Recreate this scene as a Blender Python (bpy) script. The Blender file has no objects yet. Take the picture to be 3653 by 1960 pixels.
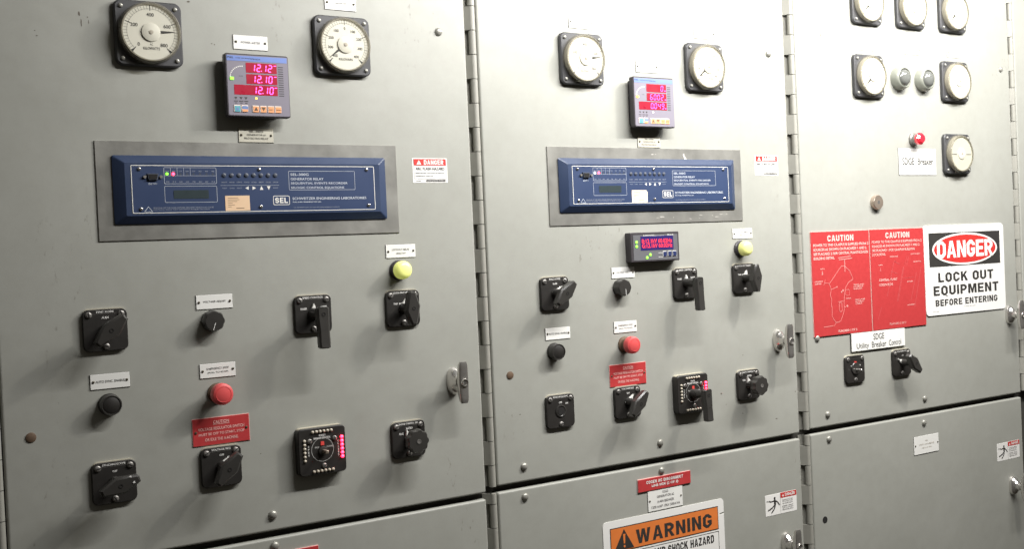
import bpy, bmesh, math, random
from mathutils import Vector, Matrix
random.seed(4)
PI = math.pi
sc = bpy.context.scene
COL = sc.collection
sin, cos, R = math.sin, math.cos, math.radians

# ------------------------------------------------------------------ materials
def new_mat(name):
    m = bpy.data.materials.new(name); m.use_nodes = True
    nt = m.node_tree; return m, nt, nt.nodes['Principled BSDF']

def simple(name, col, rough=.5, metal=0., spec=.5, var=.08, vscale=60, bump=0., bscale=400, emit=None, estr=0., coat=0.):
    m, nt, b = new_mat(name)
    N, L = nt.nodes, nt.links
    tc = N.new('ShaderNodeTexCoord')
    no = N.new('ShaderNodeTexNoise'); no.inputs['Scale'].default_value = vscale; no.inputs['Detail'].default_value = 5
    L.new(tc.outputs['Object'], no.inputs['Vector'])
    mx = N.new('ShaderNodeMix'); mx.data_type = 'RGBA'
    L.new(no.outputs['Fac'], mx.inputs['Factor'])
    mx.inputs['A'].default_value = tuple(c * (1 - var) for c in col) + (1,)
    mx.inputs['B'].default_value = tuple(min(1, c * (1 + var)) for c in col) + (1,)
    L.new(mx.outputs['Result'], b.inputs['Base Color'])
    mr = N.new('ShaderNodeMapRange')
    mr.inputs['To Min'].default_value = max(0, rough - .07); mr.inputs['To Max'].default_value = min(1, rough + .07)
    L.new(no.outputs['Fac'], mr.inputs['Value']); L.new(mr.outputs['Result'], b.inputs['Roughness'])
    b.inputs['Metallic'].default_value = metal
    b.inputs['Specular IOR Level'].default_value = spec
    if coat: b.inputs['Coat Weight'].default_value = coat
    if bump:
        n2 = N.new('ShaderNodeTexNoise'); n2.inputs['Scale'].default_value = bscale
        L.new(tc.outputs['Object'], n2.inputs['Vector'])
        bp = N.new('ShaderNodeBump'); bp.inputs['Strength'].default_value = bump; bp.inputs['Distance'].default_value = .0006
        L.new(n2.outputs['Fac'], bp.inputs['Height']); L.new(bp.outputs['Normal'], b.inputs['Normal'])
    if emit:
        b.inputs['Emission Color'].default_value = tuple(emit) + (1,); b.inputs['Emission Strength'].default_value = estr
    return m

def paint_mat():
    # aged grey switchgear enamel: cloudy tone, orange peel, sparse scuffs and specks
    m, nt, b = new_mat('grey_enamel'); N, L = nt.nodes, nt.links
    geo = N.new('ShaderNodeNewGeometry')
    def noise(scale, detail=4, rough=.55, vec=None):
        n = N.new('ShaderNodeTexNoise'); n.inputs['Scale'].default_value = scale
        n.inputs['Detail'].default_value = detail; n.inputs['Roughness'].default_value = rough
        L.new(vec or geo.outputs['Position'], n.inputs['Vector']); return n
    def ramp(src, a, b_, ca, cb):
        r = N.new('ShaderNodeMapRange'); r.inputs['From Min'].default_value = a; r.inputs['From Max'].default_value = b_
        r.inputs['To Min'].default_value = ca; r.inputs['To Max'].default_value = cb
        L.new(src, r.inputs['Value']); return r.outputs['Result']
    def mix(fac, A, B):
        x = N.new('ShaderNodeMix'); x.data_type = 'RGBA'; L.new(fac, x.inputs['Factor'])
        for k, v in (('A', A), ('B', B)):
            if isinstance(v, tuple): x.inputs[k].default_value = v + (1,)
            else: L.new(v, x.inputs[k])
        return x.outputs['Result']
    c = mix(ramp(noise(3.2, 6, .62).outputs['Fac'], .3, .7, 0, 1), (.330, .334, .300), (.376, .379, .344))
    c = mix(ramp(noise(38, 5, .7).outputs['Fac'], .42, .72, 0, .16), c, (.24, .225, .19))
    c = mix(ramp(noise(260, 3).outputs['Fac'], .35, .65, 0, .10), c, (.30, .31, .28))
    c = mix(ramp(noise(900, 2).outputs['Fac'], .35, .65, 0, .25), c, (.28, .275, .245))
    # smudges: two noises multiplied so they come in small clusters
    mp = N.new('ShaderNodeMapping'); mp.inputs['Scale'].default_value = (1, 1, .45); L.new(geo.outputs['Position'], mp.inputs['Vector'])
    s1 = ramp(noise(5.5, 2, vec=mp.outputs['Vector']).outputs['Fac'], .62, .68, 0, 1)
    s2 = ramp(noise(95, 4, .65, mp.outputs['Vector']).outputs['Fac'], .60, .68, 0, .5)
    mu = N.new('ShaderNodeMath'); mu.operation = 'MULTIPLY'; L.new(s1, mu.inputs[0]); L.new(s2, mu.inputs[1])
    c = mix(mu.outputs[0], c, (.13, .115, .09))
    L.new(c, b.inputs['Base Color'])
    L.new(ramp(noise(14, 4).outputs['Fac'], .3, .7, .40, .52), b.inputs['Roughness'])
    b.inputs['Specular IOR Level'].default_value = .4
    n1 = noise(650, 2); n2 = noise(9, 2)
    add = N.new('ShaderNodeMath'); add.operation = 'MULTIPLY_ADD'; add.inputs[1].default_value = .05
    L.new(n1.outputs['Fac'], add.inputs[0]); L.new(n2.outputs['Fac'], add.inputs[2])
    bp = N.new('ShaderNodeBump'); bp.inputs['Strength'].default_value = .35; bp.inputs['Distance'].default_value = .004
    L.new(add.outputs[0], bp.inputs['Height']); L.new(bp.outputs['Normal'], b.inputs['Normal'])
    return m

def smoky_mat():
    # half clear moulded edge of the meter covers
    m = simple('clear_moulded_edge', (.30, .28, .23), .2, spec=.7); nt = m.node_tree; N, L = nt.nodes, nt.links
    o = N['Material Output']; b = N['Principled BSDF']; mx = N.new('ShaderNodeMixShader'); t = N.new('ShaderNodeBsdfTransparent')
    t.inputs['Color'].default_value = (.86, .84, .78, 1); mx.inputs[0].default_value = .42
    L.new(t.outputs[0], mx.inputs[1]); L.new(b.outputs[0], mx.inputs[2]); L.new(mx.outputs[0], o.inputs[0]); return m

def clear_mat():
    m = bpy.data.materials.new('clear_cover'); m.use_nodes = True; nt = m.node_tree; nt.nodes.clear(); N, L = nt.nodes, nt.links
    o = N.new('ShaderNodeOutputMaterial'); mx = N.new('ShaderNodeMixShader'); t = N.new('ShaderNodeBsdfTransparent')
    t.inputs['Color'].default_value = (.97, .97, .95, 1)
    g = N.new('ShaderNodeBsdfGlossy'); g.inputs['Roughness'].default_value = .06
    mx.inputs[0].default_value = .045
    L.new(t.outputs[0], mx.inputs[1]); L.new(g.outputs[0], mx.inputs[2]); L.new(mx.outputs[0], o.inputs[0])
    return m

M = dict(
    paint=paint_mat(), clear=clear_mat(),
    frame=simple('dark_recess', (.05, .047, .04), .8, var=.2),
    hinge=simple('painted_hinge', (.30, .295, .26), .45, var=.1, bump=.2),
    black=simple('black_phenolic', (.024, .022, .020), .44, spec=.45, var=.35, vscale=45, bump=.15),
    blackm=simple('black_moulding', (.038, .036, .033), .30, spec=.5, bump=.1),
    meterblack=simple('meter_flange', (.052, .052, .055), .45, bump=.2),
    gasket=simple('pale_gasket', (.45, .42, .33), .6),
    rim=smoky_mat(),
    dial=simple('cream_dial', (.66, .64, .56), .55, var=.02, vscale=12),
    ink=simple('black_ink', (.03, .028, .026), .6),
    greyink=simple('faded_ink', (.13, .12, .12), .6),
    palewink=simple('pale_ink', (.42, .38, .32), .6),
    plate=simple('engraved_laminate', (.78, .775, .74), .38, var=.03),
    plateold=simple('yellowed_laminate', (.50, .48, .40), .4, var=.05),
    white=simple('white_vinyl', (.80, .79, .76), .45, var=.02, vscale=20),
    wprint=simple('white_print', (.80, .79, .76), .5),
    bprint=simple('relay_print', (.60, .64, .70), .5),
    dimprint=simple('relay_fine_print', (.28, .31, .38), .5),
    red=simple('red_laminate', (.47, .043, .045), .40, var=.12, vscale=120),
    redlab=simple('red_vinyl', (.56, .035, .03), .45),
    pink=simple('engraved_pink', (.86, .52, .48), .5), pinkline=simple('engraved_line', (.72, .27, .25), .5), pinkfaint=simple('faint_engraved_line', (.58, .12, .12), .5),
    orange=simple('orange_vinyl', (.72, .20, .045), .45),
    navy=simple('navy_enamel', (.029, .047, .100), .38, var=.1, vscale=25, bump=.3, bscale=900),
    navyf=simple('navy_face', (.027, .047, .112), .42, var=.08, vscale=18),
    alu=simple('dull_aluminium', (.31, .305, .28), .40, metal=.55, var=.40, vscale=20, bump=.2, bscale=200),
    chip=simple('chipped_paint', (.52, .50, .46), .6, var=.2, vscale=300),
    chrome=simple('worn_chrome', (.66, .64, .61), .17, metal=.86, var=.1, vscale=60, bump=.25, bscale=90),
    steel=simple('zinc_screw', (.42, .40, .37), .38, metal=.7, var=.15, vscale=500),
    bolt=simple('painted_bolt', (.33, .325, .29), .35, metal=.35, var=.1, vscale=200),
    greyscrew=simple('grey_screw', (.25, .24, .225), .4, metal=.5, var=.1, vscale=400),
    brass=simple('tarnished_screw', (.10, .085, .055), .5, metal=.4, var=.4, vscale=700),
    rust=simple('rusty_plug', (.12, .075, .045), .7, var=.3, vscale=300),
    scuff=simple('paint_scuff', (.12, .105, .085), .7, var=.5, vscale=900), hole=simple('dark_hole', (.01, .009, .008), .9),
    redcap=simple('red_button', (.66, .085, .085), .42, spec=.5, var=.05),
    redface=simple('red_button_face', (.58, .05, .05), .45, var=.05),
    yellow=simple('yellow_lens', (.84, .85, .30), .35, var=.05, emit=(.62, .68, .14), estr=.38),
    yellowb=simple('pale_yellow_lens', (.80, .80, .30), .35, var=.05, emit=(.5, .55, .12), estr=.15),
    pmbox=simple('meter_case', (.045, .04, .045), .45),
    pmface=simple('lilac_grey_face', (.215, .198, .240), .45, var=.04),
    pmhead=simple('blue_header', (.16, .24, .55), .4),
    pmred=simple('red_window', (.26, .008, .022), .3, emit=(.5, .01, .05), estr=.28),
    led=simple('lit_magenta_digit', (.5, .05, .2), .4, emit=(1., .085, .44), estr=2.9),
    ledred=simple('lit_red_led', (1., .2, .3), .4, emit=(1., .010, .035), estr=14.),
    ledgreen=simple('lit_green_led', (.3, 1., .1), .4, emit=(.22, 1., .03), estr=1.6),
    ledamber=simple('lit_amber_led', (1., .7, .1), .4, emit=(1., .6, .05), estr=3.),
    ledwhite=simple('lit_white_led', (1., 1., 1.), .4, emit=(.8, .9, 1.), estr=2.),
    ledoff=simple('unlit_led', (.52, .47, .38), .25, spec=.7),
    dots=simple('lit_red_characters', (.5, .02, .03), .4, emit=(1., .05, .06), estr=1.2),
    vfd=simple('display_window', (.02, .018, .09), .25, emit=(.05, .02, .14), estr=.35),
    lcd=simple('unlit_lcd', (.035, .05, .055), .3),
    syncface=simple('graphite_face', (.12, .12, .13), .45),
    key_teal=simple('teal_key', (.10, .36, .42), .5), key_peach=simple('peach_key', (.80, .36, .16), .5),
    key_blue=simple('blue_key', (.14, .22, .45), .5), key_rim=simple('pale_key_rim', (.72, .62, .55), .5),
    key_navy=simple('navy_key', (.02, .03, .10), .4),
    relaybtn=simple('relay_button', (.050, .060, .085), .5),
    sticker=simple('tan_sticker', (.74, .52, .33), .6, var=.05), stickerb=simple('cream_sticker', (.82, .68, .55), .6, var=.05),
    target=simple('red_target', (.62, .06, .05), .5, emit=(.6, .05, .04), estr=.12),
    lampbez=simple('grey_lamp_bezel', (.27, .28, .24), .3, spec=.5),
    lampglass=simple('dark_lamp_lens', (.15, .155, .145), .14, spec=.8, coat=.6),
    redlens=simple('red_faceted_lens', (.62, .025, .04), .15, spec=.8, emit=(1., .03, .06), estr=.30, coat=1.),
    lock=simple('bronze_lock', (.46, .38, .31), .35, metal=.7),
    arrowwhite=simple('white_pointer', (.75, .74, .70), .45),
    greyface=simple('grey_scope_face', (.50, .49, .41), .5, var=.05, vscale=30),
)

# ------------------------------------------------------------------ mesh building
class MB:
    """collects shapes, XZ in the wall plane, y negative towards the room"""
    def __init__(s): s.bm = bmesh.new()
    def loop(s, pts, y): return [s.bm.verts.new((p[0], y, p[1])) for p in pts]
    def prism(s, pts, y0, y1, bev=0., back=False):
        n = len(pts)
        cx = sum(p[0] for p in pts) / n; cz = sum(p[1] for p in pts) / n
        rings = [s.loop(pts, y0)]
        if bev:
            rings.append(s.loop(pts, y1 + bev))
            rings.append(s.loop([inset(pts, i, bev) for i in range(n)], y1))
        else: rings.append(s.loop(pts, y1))
        for a, b in zip(rings, rings[1:]):
            for i in range(n): s.bm.faces.new((a[i], a[(i + 1) % n], b[(i + 1) % n], b[i]))
        s.bm.faces.new(rings[-1])
        s.bm.faces.new(list(reversed(rings[0])))
        return s
    def rrect(s, cx, cz, w, h, r, y0, y1, bev=0.):
        return s.prism(rr(cx, cz, w, h, r), y0, y1, bev)
    def flat(s, pts, y):
        s.bm.faces.new(s.loop(pts, y)); return s
    def rect(s, cx, cz, w, h, y): return s.flat([(cx - w/2, cz - h/2), (cx + w/2, cz - h/2), (cx + w/2, cz + h/2), (cx - w/2, cz + h/2)], y)
    def line(s, p, q, w, y):
        d = Vector((q[0] - p[0], q[1] - p[1])); d.normalize(); n = Vector((-d.y, d.x)) * w / 2
        return s.flat([(p[0] - n.x, p[1] - n.y), (q[0] - n.x, q[1] - n.y), (q[0] + n.x, q[1] + n.y), (p[0] + n.x, p[1] + n.y)], y)
    def poly(s, pts, w, y):
        for a, b in zip(pts, pts[1:]): s.line(a, b, w, y)
        return s
    def outline(s, pts, w, y):
        n = len(pts); a = s.loop(pts, y); b = s.loop([inset(pts, i, w) for i in range(n)], y)
        for i in range(n): s.bm.faces.new((a[i], a[(i+1) % n], b[(i+1) % n], b[i]))
        return s
    def disc(s, cx, cz, r, y, n=24): return s.flat([(cx + r*cos(2*PI*i/n), cz + r*sin(2*PI*i/n)) for i in range(n)], y)
    def ring(s, cx, cz, r0, r1, y, n=40, a0=0, a1=2*PI):
        full = abs(a1 - a0 - 2*PI) < 1e-6; k = n if full else n + 1
        A = [a0 + (a1 - a0) * i / n for i in range(k)]
        a = s.loop([(cx + r0*cos(t), cz + r0*sin(t)) for t in A], y); b = s.loop([(cx + r1*cos(t), cz + r1*sin(t)) for t in A], y)
        for i in range(n): j = (i + 1) % k; s.bm.faces.new((a[i], a[j], b[j], b[i]))
        return s
    def lathe(s, cx, cz, prof, n=40, lob=0, la=0., cap=True):
        """prof = [(r, y)...] from the wall outwards"""
        rings = []
        for r, y in prof:
            if r < 1e-6: rings.append([s.bm.verts.new((cx, y, cz))]); continue
            rings.append([s.bm.verts.new((cx + r*(1 + la*cos(lob*2*PI*i/n))*cos(2*PI*i/n), y, cz + r*(1 + la*cos(lob*2*PI*i/n))*sin(2*PI*i/n))) for i in range(n)])
        for a, b in zip(rings, rings[1:]):
            for i in range(n):
                j = (i + 1) % n
                if len(b) == 1 and len(a) > 1: s.bm.faces.new((a[i], a[j], b[0]))
                elif len(a) == 1 and len(b) > 1: s.bm.faces.new((a[0], b[j], b[i]))
                elif len(a) > 1: s.bm.faces.new((a[i], a[j], b[j], b[i]))
        if cap and len(rings[-1]) > 1: s.bm.faces.new(rings[-1])
        return s
    def vcyl(s, cx, cy, r, z0, z1, n=20):
        a = [s.bm.verts.new((cx + r*cos(2*PI*i/n), cy + r*sin(2*PI*i/n), z0)) for i in range(n)]
        b = [s.bm.verts.new((cx + r*cos(2*PI*i/n), cy + r*sin(2*PI*i/n), z1)) for i in range(n)]
        for i in range(n): s.bm.faces.new((a[i], a[(i+1) % n], b[(i+1) % n], b[i]))
        s.bm.faces.new(b); s.bm.faces.new(list(reversed(a))); return s
    def box(s, x0, x1, y0, y1, z0, z1, bev=0.):
        v = [s.bm.verts.new((x, y, z)) for x in (x0, x1) for y in (y0, y1) for z in (z0, z1)]
        f = [s.bm.faces.new([v[i] for i in q]) for q in ((0,1,3,2),(4,6,7,5),(0,4,5,1),(2,3,7,6),(0,2,6,4),(1,5,7,3))]
        if bev:
            es = list({e for q in f for e in q.edges})
            bmesh.ops.bevel(s.bm, geom=es, offset=bev, segments=4, profile=.5, affect='EDGES')
        return s
    def text(s, t, cx, cz, w, h, y, bold=0., rot=0., al='C'):
        """t scaled to w x h; w None keeps natural width"""
        vs, fs, (x0, z0, x1, z1) = glyphs(t, bold)
        sz = h / max(1e-6, (z1 - z0)); sx = sz if w is None else w / max(1e-6, (x1 - x0))
        off = {'C': (x0 + x1)/2, 'L': x0, 'R': x1}[al]
        c_, s_ = cos(rot), sin(rot); out = []
        for a, b in vs:
            px = (a - off)*sx; pz = (b - (z0 + z1)/2)*sz
            out.append(s.bm.verts.new((cx + c_*px - s_*pz, y, cz + s_*px + c_*pz)))
        for f in fs:
            try: s.bm.faces.new([out[i] for i in f])
            except ValueError: pass
        return s
    def build(s, name, mat, parent=None, smooth=None, loc=None):
        bm = s.bm
        bmesh.ops.recalc_face_normals(bm, faces=bm.faces)
        # open flat sheets must face the room
        seen = set()
        for f0 in bm.faces:
            if f0 in seen: continue
            isl = [f0]; seen.add(f0)
            for f in isl:
                for e in f.edges:
                    for g in e.link_faces:
                        if g not in seen: seen.add(g); isl.append(g)
            ys = [v.co.y for f in isl for v in f.verts]
            if max(ys) - min(ys) < 1e-6:
                for f in isl:
                    f.normal_update()
                    if f.normal.y > 0: f.normal_flip()
        me = bpy.data.meshes.new(name); bm.to_mesh(me); bm.free()
        if smooth:
            for p in me.polygons: p.use_smooth = True
            me.set_sharp_from_angle(angle=R(smooth))
        me.materials.append(mat)
        o = bpy.data.objects.new(name, me); COL.objects.link(o)
        if parent is not None: o.parent = parent
        if loc is not None: o.location = loc
        return o

def inset(pts, i, d):
    n = len(pts); p = Vector(pts[i]); a = Vector(pts[i-1]); b = Vector(pts[(i+1) % n])
    u = (p - a).normalized(); v = (b - p).normalized()
    area = sum(pts[k][0]*pts[(k+1) % n][1] - pts[(k+1) % n][0]*pts[k][1] for k in range(n))
    sg = 1 if area > 0 else -1
    nu = Vector((-u.y, u.x))*sg; nv = Vector((-v.y, v.x))*sg
    m = nu + nv
    if m.length < 1e-6: return tuple(p)
    m.normalize(); k = d / max(.35, m.dot(nu))
    q = p + m*k; return (q.x, q.y)

def rr(cx, cz, w, h, r, k=6):
    pts = []
    for sx, sz, a0 in ((1, -1, -90), (1, 1, 0), (-1, 1, 90), (-1, -1, 180)):
        for i in range(k + 1):
            a = R(a0 + 90*i/k); pts.append((cx + sx*(w/2 - r) + r*cos(a), cz + sz*(h/2 - r) + r*sin(a)))
    return pts

_G = {}
def glyphs(t, bold):
    key = (t, bold)
    if key not in _G and 'M' in t:
        # the built-in M folds over itself when emboldened: use a mirrored W for it
        vs, fs = [], []; x = 0.; first = True
        import re
        for seg in re.findall('M|[^M]+', t):
            lead = len(seg) - len(seg.lstrip()); trail = len(seg) - len(seg.rstrip())
            x += lead*.30
            if seg.strip():
                if seg == 'M':
                    v, f, (a, c, d, e) = glyphs('W', bold); q = .80
                    v = [((p[0] - a)*q, c + e - p[1]) for p in v]; w_ = (d - a)*q; f = [tuple(reversed(k)) for k in f]
                else:
                    v, f, (a, c, d, e) = glyphs(seg.strip(), bold); v = [(p[0] - a, p[1]) for p in v]; w_ = d - a
                if not first and lead == 0: x += .085
                n0 = len(vs); vs += [(p[0] + x, p[1]) for p in v]; fs += [tuple(i + n0 for i in k) for k in f]
                x += w_; first = False
            x += trail*.30
            if trail: x -= .085
        _G[key] = (vs, fs, (min(v[0] for v in vs), min(v[1] for v in vs), max(v[0] for v in vs), max(v[1] for v in vs)))
    if key not in _G:
        cu = bpy.data.curves.new('t', 'FONT'); cu.body = t; cu.size = 1; cu.offset = bold; cu.resolution_u = 3
        ob = bpy.data.objects.new('t', cu); COL.objects.link(ob)
        dg = bpy.context.evaluated_depsgraph_get(); dg.update()
        me = ob.evaluated_get(dg).to_mesh()
        vs = [(v.co.x, v.co.y) for v in me.vertices]; fs = [tuple(p.vertices) for p in me.polygons]
        ob.evaluated_get(dg).to_mesh_clear()
        bpy.data.objects.remove(ob); bpy.data.curves.remove(cu)
        xs = [v[0] for v in vs] or [0, 1]; zs = [v[1] for v in vs] or [0, 1]
        _G[key] = (vs, fs, (min(xs), min(zs), max(xs), max(zs)))
    return _G[key]

# block capitals of the big signs: mitred strokes (S), closed strokes (O) and plain polygons (P)
_W, _t, _c = .62, .20, .15
_a, _R, _T, _B, _m = .10, .52, .90, .10, .50
GL = {
 'O': [('O', [(_a, _B+_c), (_a+_c, _B), (_R-_c, _B), (_R, _B+_c), (_R, _T-_c), (_R-_c, _T), (_a+_c, _T), (_a, _T-_c)])],
 'C': [('S', [(_R, .66), (_R, _T-_c), (_R-_c, _T), (_a+_c, _T), (_a, _T-_c), (_a, _B+_c), (_a+_c, _B), (_R-_c, _B), (_R, _B+_c), (_R, .34)])],
 'G': [('S', [(_R, .68), (_R, _T-_c), (_R-_c, _T), (_a+_c, _T), (_a, _T-_c), (_a, _B+_c), (_a+_c, _B), (_R-_c, _B), (_R, _B+_c), (_R, .44), (.32, .44)])],
 'D': [('O', [(_a, _B), (_R-_c, _B), (_R, _B+_c), (_R, _T-_c), (_R-_c, _T), (_a, _T)])],
 'U': [('S', [(_a, 1), (_a, _B+_c), (_a+_c, _B), (_R-_c, _B), (_R, _B+_c), (_R, 1)])],
 'L': [('S', [(_a, 1), (_a, _B), (.56, _B)])],
 'E': [('S', [(.58, _T), (_a, _T), (_a, _B), (.58, _B)]), ('S', [(.2, _m), (.53, _m)])],
 'F': [('S', [(.58, _T), (_a, _T), (_a, 0)]), ('S', [(.2, .48), (.53, .48)])],
 'T': [('S', [(0, _T), (.60, _T)]), ('S', [(.30, .8), (.30, 0)])],
 'I': [('S', [(_a, 0), (_a, 1)])],
 'H': [('S', [(_a, 0), (_a, 1)]), ('S', [(_R, 0), (_R, 1)]), ('S', [(.2, _m), (.42, _m)])],
 'P': [('S', [(_a, 0), (_a, _T), (_R-_c, _T), (_R, _T-_c), (_R, .43+_c), (_R-_c, .43), (.2, .43)])],
 'R': [('S', [(_a, 0), (_a, _T), (_R-_c, _T), (_R, _T-_c), (_R, .47+_c), (_R-_c, .47), (.2, .47)]), ('P', [(.27, .37), (.46, .37), (.65, 0), (.43, 0)])],
 'B': [('S', [(_a, 0), (_a, 1)]), ('S', [(.2, _T), (_R-_c-.02, _T), (_R-.02, _T-_c), (_R-.02, _m+_c), (_R-_c-.02, _m), (.2, _m)]), ('S', [(.42, .405), (_R, .31), (_R, _B+_c), (_R-_c, _B), (.2, _B)])],
 'K': [('S', [(_a, 0), (_a, 1)]), ('P', [(.2, .36), (.66, 1), (.42, 1), (.2, .66)]), ('P', [(.27, .457), (.41, .652), (.68, 0), (.45, 0)])],
 'N': [('S', [(_a, 0), (_a, 1)]), ('S', [(.54, 0), (.54, 1)]), ('P', [(.2, 1), (.2, .62), (.44, 0), (.44, .38)])],
 'A': [('P', [(0, 0), (.20, 0), (.34, .76), (.34, 1), (.23, 1)]), ('P', [(.68, 0), (.45, 1), (.34, 1), (.34, .76), (.48, 0)]), ('P', [(.239, .21), (.441, .21), (.412, .37), (.268, .37)])],
 'W': [('P', [(0, 1), (.2, 1), (.28, .36), (.38, 1), (.57, 1), (.67, .36), (.75, 1), (.95, 1), (.77, 0), (.58, 0), (.475, .62), (.37, 0), (.18, 0)])],
 'M': [('P', [(0, 0), (.2, 0), (.2, .66), (.34, 0), (.48, 0), (.62, .66), (.62, 0), (.82, 0), (.82, 1), (.54, 1), (.41, .42), (.28, 1), (0, 1)])],
 'Z': [('P', [(0, 0), (.6, 0), (.6, .19), (.27, .19), (.6, .83), (.6, 1), (.02, 1), (.02, .81), (.34, .81), (0, .17)])],
 'S': [('S', [(_R, .68), (_R, _T-_c), (_R-_c, _T), (_a+_c, _T), (_a, _T-_c), (_a, _m+.11), (_a+.11, _m), (_R-.11, _m), (_R, _m-.11), (_R, _B+_c), (_R-_c, _B), (_a+_c, _B), (_a, _B+_c), (_a, .32)])],
}
GL['Q'] = GL['O'] + [('P', [(.34, -.004), (.50, -.004), (.66, -.12), (.50, -.12)])]
GWID = {'I': .2, 'L': .56, 'E': .58, 'F': .58, 'T': .60, 'W': .95, 'M': .82, 'A': .68, 'N': .64, 'K': .67, 'R': .64, 'Z': .6}

def block(b, t, cx, cz, w, h, y, al='C', gap=.13, wt=1.):
    tot = sum((.36 if ch == ' ' else GWID.get(ch, _W) + gap) for ch in t) - gap
    sx = w/tot; x = cx - (w/2 if al == 'C' else 0); z0 = cz - h/2
    for ch in t:
        if ch == ' ': x += .36*sx; continue
        for kind, pts in GL[ch]:
            if kind == 'P': b.flat([(x + p[0]*sx, z0 + p[1]*h) for p in pts], y); continue
            n = len(pts); Lf, Rt = [], []
            for i in range(n):
                p = Vector(pts[i]); q = Vector(pts[i-1]) if (i or kind == 'O') else None; r = Vector(pts[(i+1) % n]) if (i < n-1 or kind == 'O') else None
                u = (p - q).normalized() if q is not None else (r - p).normalized(); v = (r - p).normalized() if r is not None else u
                nu = Vector((-u.y, u.x)); nv = Vector((-v.y, v.x)); m = (nu + nv).normalized(); k = .10*wt/max(.4, m.dot(nu))
                Lf.append(p + m*k); Rt.append(p - m*k)
            a = b.loop([(x + p.x*sx, z0 + p.y*h) for p in Lf], y); c = b.loop([(x + p.x*sx, z0 + p.y*h) for p in Rt], y)
            for i in range(n if kind == 'O' else n-1): j = (i+1) % n; b.bm.faces.new((a[i], c[i], c[j], a[j]))
        x += (GWID.get(ch, _W) + gap)*sx
    return b
MB.block = block

def thing(name, label, cat, x, z, group=None, y=0.):
    o = bpy.data.objects.new(name, None); COL.objects.link(o); o.empty_display_size = .02
    o.location = (x, y, z); o['label'] = label; o['category'] = cat
    if group: o['group'] = group
    return o

# ------------------------------------------------------------------ small shared bits
def screw(parent, x, z, y, r, mat, ang=0., name='screw', h=.0018, slot=True):
    o = MB().lathe(x, z, [(r, y), (r, y - h*.4), (r*.8, y - h*.85), (r*.45, y - h), (0, y - h*1.02)], 20).build(name, M[mat], parent, 50)
    if slot:
        d = (cos(ang)*r*.85, sin(ang)*r*.85)
        MB().line((x - d[0], z - d[1]), (x + d[0], z + d[1]), r*.28, y - h*1.15).build('slot', M['hole'], o)
    return o

def nameplate(x, z, lines, label, w=.061, h=.0245, mat='plate', ink='ink', group='engraved nameplates'):
    t = thing('nameplate', label, 'nameplate', x, z, group)
    MB().rrect(0, 0, w, h, .0006, 0, -.0016, .0004).build('plate', M[mat], t)
    MB().rrect(0, 0, w + .0008, h + .0008, .0006, .0004, -.0007).build('backing', M['ink'], t)
    for s in (-1, 1): screw(t, s*(w/2 - .0046), random.uniform(-.0005, .0005), -.0017, .0021, 'brass', random.uniform(0, 3), h=.0012)
    b = MB(); 
    for (s, lx, lz, lw, lh) in lines: b.text(s, lx, lz, lw, lh, -.0020, .006)
    if lines: b.build('lettering', M[ink], t)
    return t

def bolt(parent, x, z, mat='bolt', r=.0078, hgt=.0052):
    p = [(r, .0)] + [(r*cos(a), -.0006 - hgt*sin(a)) for a in [PI/2*i/7 for i in range(7)]] + [(0, -.0006 - hgt)]
    return MB().lathe(x, z, p, 24).build('bolt', M[mat], parent, 60)

# ------------------------------------------------------------------ doors
FR = .020     # doors stand this far in front of the frame
MB().box(-.60, 3.1, FR, FR + .05, -1.5, .75).build('wall', M['frame'])['kind'] = 'structure'
bpy.data.objects['wall'].name = 'cabinet_frame'

def handle(parent, x, z, tilt=0.):
    h = bpy.data.objects.new('door_handle', None); COL.objects.link(h); h.parent = parent; h.location = (x, 0, z); h.scale = (.9, 1., .93)
    # oval escutcheon boss
    b = MB()
    def oval(w, hh, y): return [b.bm.verts.new((w*cos(2*PI*i/32), y, hh*math.copysign(abs(sin(2*PI*i/32))**.8, sin(2*PI*i/32)))) for i in range(32)]
    rings = [oval(.0165, .0285, 0), oval(.0165, .0285, -.003), oval(.0150, .0265, -.008), oval(.0125, .0215, -.014), oval(.0105, .013, -.019), oval(.0095, .0105, -.026)]
    for p, q in zip(rings, rings[1:]):
        for i in range(32): b.bm.faces.new((p[i], p[(i+1) % 32], q[(i+1) % 32], q[i]))
    b.bm.faces.new(rings[-1]); b.build('escutcheon', M['chrome'], h, 50)
    MB().lathe(0, 0, [(.0085, -.018), (.0085, -.033)], 24).build('spindle', M['chrome'], h, 40)
    # wing lever: tapered bar, thick at the middle, rounded ends
    b = MB(); n = 14; prev = None
    for k in range(n + 1):
        u = -1 + 2*k/n; zz = .042*u; w = .0118*(1 - .20*abs(u)**2); dpt = .0075*(1 - .35*abs(u)**2)
        if k in (0, n): w *= .80; dpt *= .7
        yc = -.037 - .003*abs(u)**2
        ring = [b.bm.verts.new((w*math.copysign(abs(cos(a))**.6, cos(a)) + tilt*zz, yc + dpt*math.copysign(abs(sin(a))**.6, sin(a)), zz)) for a in [2*PI*i/20 for i in range(20)]]
        if prev:
            for i in range(20): b.bm.faces.new((prev[i], prev[(i+1) % 20], ring[(i+1) % 20], ring[i]))
        else: b.bm.faces.new(list(reversed(ring)))
        prev = ring
    b.bm.faces.new(prev); b.build('lever', M['chrome'], h, 60)
    MB().lathe(0, 0, [(.0082, -.042), (.0082, -.0462), (.0074, -.0472), (.0062, -.0472), (.0062, -.0455), (0, -.0455)], 28).build('lock_cylinder', M['chrome'], h, 40)
    MB().rect(0, 0, .0016, .0085, -.0458).build('keyhole', M['hole'], h)

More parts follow.
